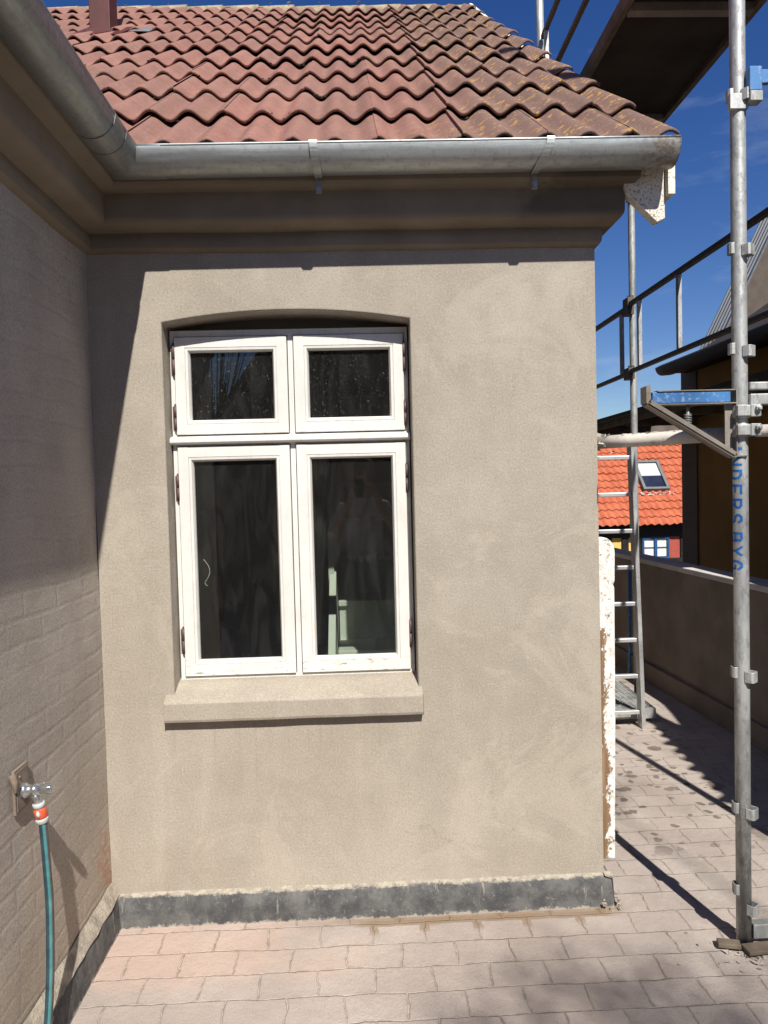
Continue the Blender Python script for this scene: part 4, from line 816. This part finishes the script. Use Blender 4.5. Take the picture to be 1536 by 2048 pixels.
# ------------------------------------------------------------------ orange roofed house down the slope
oh = thing('orange_roofed_house', 'half-timbered house with bright orange pantile roof beyond the yard', 'house', (8.5, 15, -2.3))
tn = []; m = MB(); Vv = Vector((0, 1, 1.0)).normalized(); Nv = Vector((0, -1, 1)).normalized()
tiles(m, (0, 14.95, .46), (1, 0, 0), Vv, Nv, 3.5, 12.0, 15, .262, .184, 1, .055, over=.04, res=8, jit=.004, tint=tn, thick=.02)
ro = m.build('roof', M['otile'], oh, tint=tn)
m = MB(); m.add([(3.5, 14.97, .44), (12, 14.97, .44), (12, 17.73, 3.2), (3.5, 17.73, 3.2)], [(0, 1, 2, 3)]); m.add([(3.5, 17.73, 3.2), (12, 17.73, 3.2), (12, 20.5, .44), (3.5, 20.5, .44)], [(0, 1, 2, 3)]); m.build('underlay', M['blacktimber'], ro)
m = MB(); m.tube([(3.5, 17.75, 3.23), (12, 17.75, 3.23)], .09, 14); m.build('ridge_cap', M['otile'], ro)
m = MB(); m.box((3.8, 15.3, -2.3), (11.7, 20.2, .5)); m.build('wall', M['yellow'], oh)
def beam(a, b): mm = MB(); mm.box(a, b); mm.build('timber', M['blacktimber'], oh)
beam((3.8, 15.20, .14), (11.7, 15.299, .58)); beam((3.8, 15.22, -.62), (11.7, 15.299, -.40))
for x in (7.08, 7.50, 7.80, 8.98): beam((x, 15.24, -.40), (x+.16, 15.298, .14))
m = MB(); m.box((8.70, 15.26, -.40), (8.96, 15.297, .14)); m.build('brick_panel', M['redbrick'], oh)
wn = MB(); x0, x1, z0, z1 = 8.00, 8.68, -.40, .14
for a, b in (((x0, 15.22, z0), (x0+.05, 15.28, z1)), ((x1-.05, 15.22, z0), (x1, 15.28, z1)), ((x0+.05, 15.22, z1-.05), (x1-.05, 15.28, z1)), ((x0+.05, 15.22, z0), (x1-.05, 15.28, z0+.05)), (((x0+x1)/2-.035, 15.215, z0+.05), ((x0+x1)/2+.035, 15.28, z1-.05))): wn.box(a, b)
wo = wn.build('window', M['bluewin'], oh)
for a in (x0+.05, (x0+x1)/2+.035):
    m = MB(); m.box((a+.002, 15.262, z0+.05), (a+.253, 15.266, z1-.05)); m.build('pane', M['curtainwhite'], wo)
    m = MB(); m.box((a+.002, 15.245, -.14), (a+.253, 15.261, -.115)); m.build('glazing_bar', M['bluewin'], wo)
# skylight in the roof plane
def rp(x, v, h_=0): p = Vector((0, 14.95, .46))+Vector((x, 0, 0))+Vv*v+Nv*h_; return p
sk = MB(); sx0, sx1, v0, v1 = 8.22, 8.90, 1.10, 2.16
def pbox(mb, xa, xb, va, vb, ha, hb, mi=0):
    vs = [rp(x, v, h) for h in (ha, hb) for v in (va, vb) for x in (xa, xb)]; mb.add(vs, [(0, 2, 3, 1), (4, 5, 7, 6), (0, 1, 5, 4), (1, 3, 7, 5), (3, 2, 6, 7), (2, 0, 4, 6)], mi)
for r_a in ((sx0, sx0+.07, v0, v1), (sx1-.07, sx1, v0, v1), (sx0+.071, sx1-.071, v0, v0+.07), (sx0+.071, sx1-.071, v1-.07, v1)): pbox(sk, *r_a, 0, .15)
sko = sk.build('skylight', M['leadgrey'], oh)
m = MB(); pbox(m, sx0+.071, sx1-.071, v0+.071, v1-.071, .08, .10); m.build('pane', M['skydark'], sko)
m = MB(); pbox(m, sx0+.075, sx1-.075, v0+.52, v1-.075, .101, .106); m.build('blind', M['grey'], sko)
m = MB()
for k in range(40):
    c0 = rp(random.uniform(sx0-.1, sx1+.12), v0-.08+random.uniform(-.05, .04), .06); r1 = random.uniform(.02, .05); vs = [c0+Vector((random.uniform(-1, 1)*1.5, random.uniform(-1, 1), random.uniform(-.6, .8)))*r1 for _ in range(6)]
    m.add(vs, [(0, 1, 2), (0, 2, 3), (0, 3, 4), (1, 2, 4), (2, 3, 5), (3, 4, 5), (0, 1, 5)])
tag(m.build('mortar_apron', M['curtainwhite'], sko), kind='stuff')

# ------------------------------------------------------------------ behind the viewer: what the panes reflect
op = thing('opposite_house', 'dark gabled house opposite, seen only as a reflection in the window panes', 'house', (1, -7.2, 0))
m = MB(); m.prism([(-1.55, 0), (-1.55, 1.85), (1.1, 5.6), (3.8, 1.85), (3.8, 0)], 1, -9.2, -7.2); m.build('gable_wall', M['ywall'], op)
tn = []; m = MB(); tiles(m, (0, -6.15, 2.02), (-1, 0, 0), (0, -1, .45), (0, .45, 1), -4.2, -.2, 4, .36, .19, 1, .05, over=.04, res=8, tint=tn); m.build('porch_roof', M['tile'], op, tint=tn)
m = MB(); m.box((.25, -7.19, 0), (4.1, -6.35, 1.98)); m.build('porch_wall', M['ywall'], op)
# spiky shrub
m = MB()
for k in range(46):
    a_ = random.uniform(0, 2*math.pi); sp2 = random.uniform(.05, .75); L = random.uniform(.9, 1.9); b0 = Vector((-.80+math.cos(a_)*.08, -6.0+math.sin(a_)*.08, 1.9)); e0 = b0+Vector((math.cos(a_)*sp2, math.sin(a_)*sp2*.7, L))
    mid = b0.lerp(e0, .5)+Vector((0, 0, .12)); m.tube([b0, mid, e0], [.012, .009, .003], 5, cap=False)
m.tube([(-.80, -6.0, 0), (-.83, -6.0, .9), (-.80, -6.0, 2.0)], [.06, .05, .035], 10); 
tag(m.build('shrub', M['bark']), 'spiky bare shrub reflected in the upper left pane', 'shrub')
# shade tree behind the viewer
tr = thing('tree', 'tall leafy tree behind the viewer whose soft shade falls on the paving at lower right', 'tree', (5.0, -10.2, 0))
m = MB(); m.tube([(5.0, -10.2, 0), (4.95, -10.1, 3), (4.7, -9.7, 6), (4.3, -9.3, 8.6)], [.2, .17, .12, .05], 12)
ends = []
tgt = [(1.55, -.42), (1.75, -.60), (2.0, -.52), (2.3, -.75), (2.6, -.62), (2.2, -1.0), (1.2, -.85), (1.7, -1.1), (2.8, -.95), (2.45, -.48), (1.95, -.85), (3.0, -.7), (1.35, -.62), (2.1, .95), (2.9, .2)]
for gx, gy in tgt:
    t_ = random.uniform(7.6, 9.2)/1.09; e0 = Vector((gx+.213*t_, gy-t_, 1.09*t_)); b0 = Vector((4.95, -10.1, 4)).lerp(Vector((4.3, -9.3, 8.6)), random.uniform(.4, 1)); m.tube([b0, b0.lerp(e0, .5)+Vector((0, 0, .2)), e0], [.035, .02, .006], 6); ends.append(e0)
m.build('trunk', M['bark'], tr)
m = MB()
for e0 in ends:
    for k in range(170):
        c0 = e0+Vector((random.gauss(0, .13), random.gauss(0, .10), random.gauss(0, .10))); a1 = Vector((random.uniform(-1, 1), random.uniform(-1, 1), random.uniform(-.5, .5))).normalized(); b1 = a1.cross(Vector((random.uniform(-1, 1), random.uniform(-1, 1), 1))).normalized(); L = random.uniform(.02, .035)
        m.add([c0-a1*L, c0+b1*L*.45, c0+a1*L, c0-b1*L*.45], [(0, 1, 2, 3)])
m.build('crown', M['leaf'], tr)
# sand and mortar rubble heaped at the pole foot
m = MB()
for k in range(160):
    a_ = random.uniform(0, 6.28); r0 = abs(random.gauss(0, .085)); c0 = Vector((PX+.02+r0*math.cos(a_)*1.3, PY-.05+r0*math.sin(a_)*.7, .004)); r1 = random.uniform(.003, .012)*(1.1-min(r0, .2)*3)
    vs = [c0+Vector((random.uniform(-1, 1)*1.5, random.uniform(-1, 1)*1.3, random.uniform(-.2, .7)))*r1 for _ in range(6)]; m.add(vs, [(0, 1, 2), (0, 2, 3), (0, 3, 4), (1, 2, 4), (2, 3, 5), (3, 4, 5), (0, 1, 5)])
tag(m.build('sand_heap', M['pavers']), 'small heap of sandy mortar crumbs round the foot of the scaffold pole', 'rubble', kind='stuff')

# ------------------------------------------------------------------ photographer (reflected in the lower right pane)
def skin_mesh(name, nodes, edges, root=0, sub=2):
    me = bpy.data.meshes.new(name); me.from_pydata([n_[0] for n_ in nodes], edges, []); o = bpy.data.objects.new(name, me); COL.objects.link(o)
    md = o.modifiers.new('skin', 'SKIN'); md.use_smooth_shade = True
    for i, n_ in enumerate(nodes): me.skin_vertices[0].data[i].radius = n_[1] if isinstance(n_[1], tuple) else (n_[1], n_[1])
    me.skin_vertices[0].data[root].use_root = True
    s2 = o.modifiers.new('sub', 'SUBSURF'); s2.levels = sub; s2.render_levels = sub
    dg = bpy.context.evaluated_depsgraph_get(); ev = o.evaluated_get(dg); nm = bpy.data.meshes.new_from_object(ev); bpy.data.objects.remove(o); no = bpy.data.objects.new(name, nm); COL.objects.link(no)
    return no
px_, py_ = .99, -3.02
nd = []; ed = []
def nn_(x, y, z_, r1, par=None):
    nd.append(((px_+x, py_+y, z_), r1)); i = len(nd)-1
    if par is not None: ed.append((par, i))
    return i
pel = nn_(0, 0, .98, (.155, .115)); wa = nn_(0, .0, 1.14, (.135, .10), pel); ch_ = nn_(0, -.01, 1.34, (.165, .115), wa); nk0 = nn_(0, 0, 1.49, (.085, .075), ch_); nk = nn_(0, .01, 1.55, .055, nk0)
h1 = nn_(0, .02, 1.62, (.068, .082), nk); h2 = nn_(0, .015, 1.70, (.078, .095), h1); h3 = nn_(0, .01, 1.775, (.062, .075), h2)
for s_ in (-1, 1):
    sh = nn_(s_*.175, -.01, 1.43, .062, ch_); el = nn_(s_*.27, .06, 1.19, .045, sh); wr = nn_(s_*.115, .27, 1.47, .028, el); hn = nn_(s_*.088, .305, 1.545, (.030, .018), wr)
    for j in range(4):
        b1_ = nn_(s_*(.080-.004*j), .318, 1.575-.021*j+.02, .0095, hn); b2_ = nn_(s_*(.058), .330, 1.580-.021*j+.02, .0088, b1_); nn_(s_*(.036+.004*(j % 3)), .336, 1.583-.021*j+.02, .0078, b2_)
    t1_ = nn_(s_*.074, .302, 1.520, .011, wr); nn_(s_*.050, .305, 1.535, .0095, t1_)
    hip = nn_(s_*.095, 0, .90, .092, pel); kn = nn_(s_*.11, .015, .50, .060, hip); an = nn_(s_*.12, -.01, .10, .042, kn); ft = nn_(s_*.125, .05, .045, (.045, .035), an); nn_(s_*.135, .17, .035, (.042, .026), ft)
pb = skin_mesh('person', nd, ed, 0, 2)
for mm in ('skin', 'shirt', 'trousers', 'phone'): pb.data.materials.append(M[mm])
for pz in pb.data.polygons:
    c0 = pz.center; x, z_ = c0.x-px_, c0.z; y = c0.y-py_
    pz.use_smooth = True
    if z_ < .09: pz.material_index = 3
    elif z_ < 1.02: pz.material_index = 2
    elif z_ < 1.53 and y < .10 and not (z_ > 1.50 and abs(x) < .06): pz.material_index = 1
    else: pz.material_index = 0
tag(pb, 'person in pale shirt holding up a phone, mirrored in the lower right pane', 'person')
def ell(mb, c, r3, n1=16, n2=10, zmin=-1.):
    vs = []; 
    for j in range(n2+1):
        th = math.pi*j/n2*(1 if zmin < -.9 else .62)
        for i in range(n1): ph = 2*math.pi*i/n1; vs.append((c[0]+r3[0]*math.sin(th)*math.cos(ph), c[1]+r3[1]*math.sin(th)*math.sin(ph), c[2]+r3[2]*math.cos(th)))
    mb.add(vs, [(j*n1+i, j*n1+(i+1) % n1, (j+1)*n1+(i+1) % n1, (j+1)*n1+i) for j in range(n2) for i in range(n1)], 0, True)
m = MB(); ell(m, (px_, py_-.010, 1.742), (.088, .104, .105), zmin=0); hr = m.build('hair', M['hair'], pb)
m = MB(); m.tube([(px_, py_+.100, 1.700), (px_, py_+.122, 1.672), (px_, py_+.105, 1.662)], [.010, .016, .010], 10)
m.build('nose', M['skin'], pb)
for s_ in (-1, 1):
    m = MB(); ell(m, (px_+s_*.086, py_+.012, 1.69), (.012, .024, .034)); m.build('ear', M['skin'], pb)
    m = MB(); ell(m, (px_+s_*.033, py_+.098, 1.70), (.013, .008, .008)); m.build('eye', M['trousers'], pb)
m = MB(); m.box((px_-.024, py_+.094, 1.634), (px_+.024, py_+.104, 1.640)); m.build('mouth', M['skin'], pb)
m = MB(); m.box((.955-.038, -2.687, 1.515), (.955+.038, -2.679, 1.655)); tag(m.build('phone', M['phone'], bevel=.004), 'black phone held upright by the reflected person', 'phone')
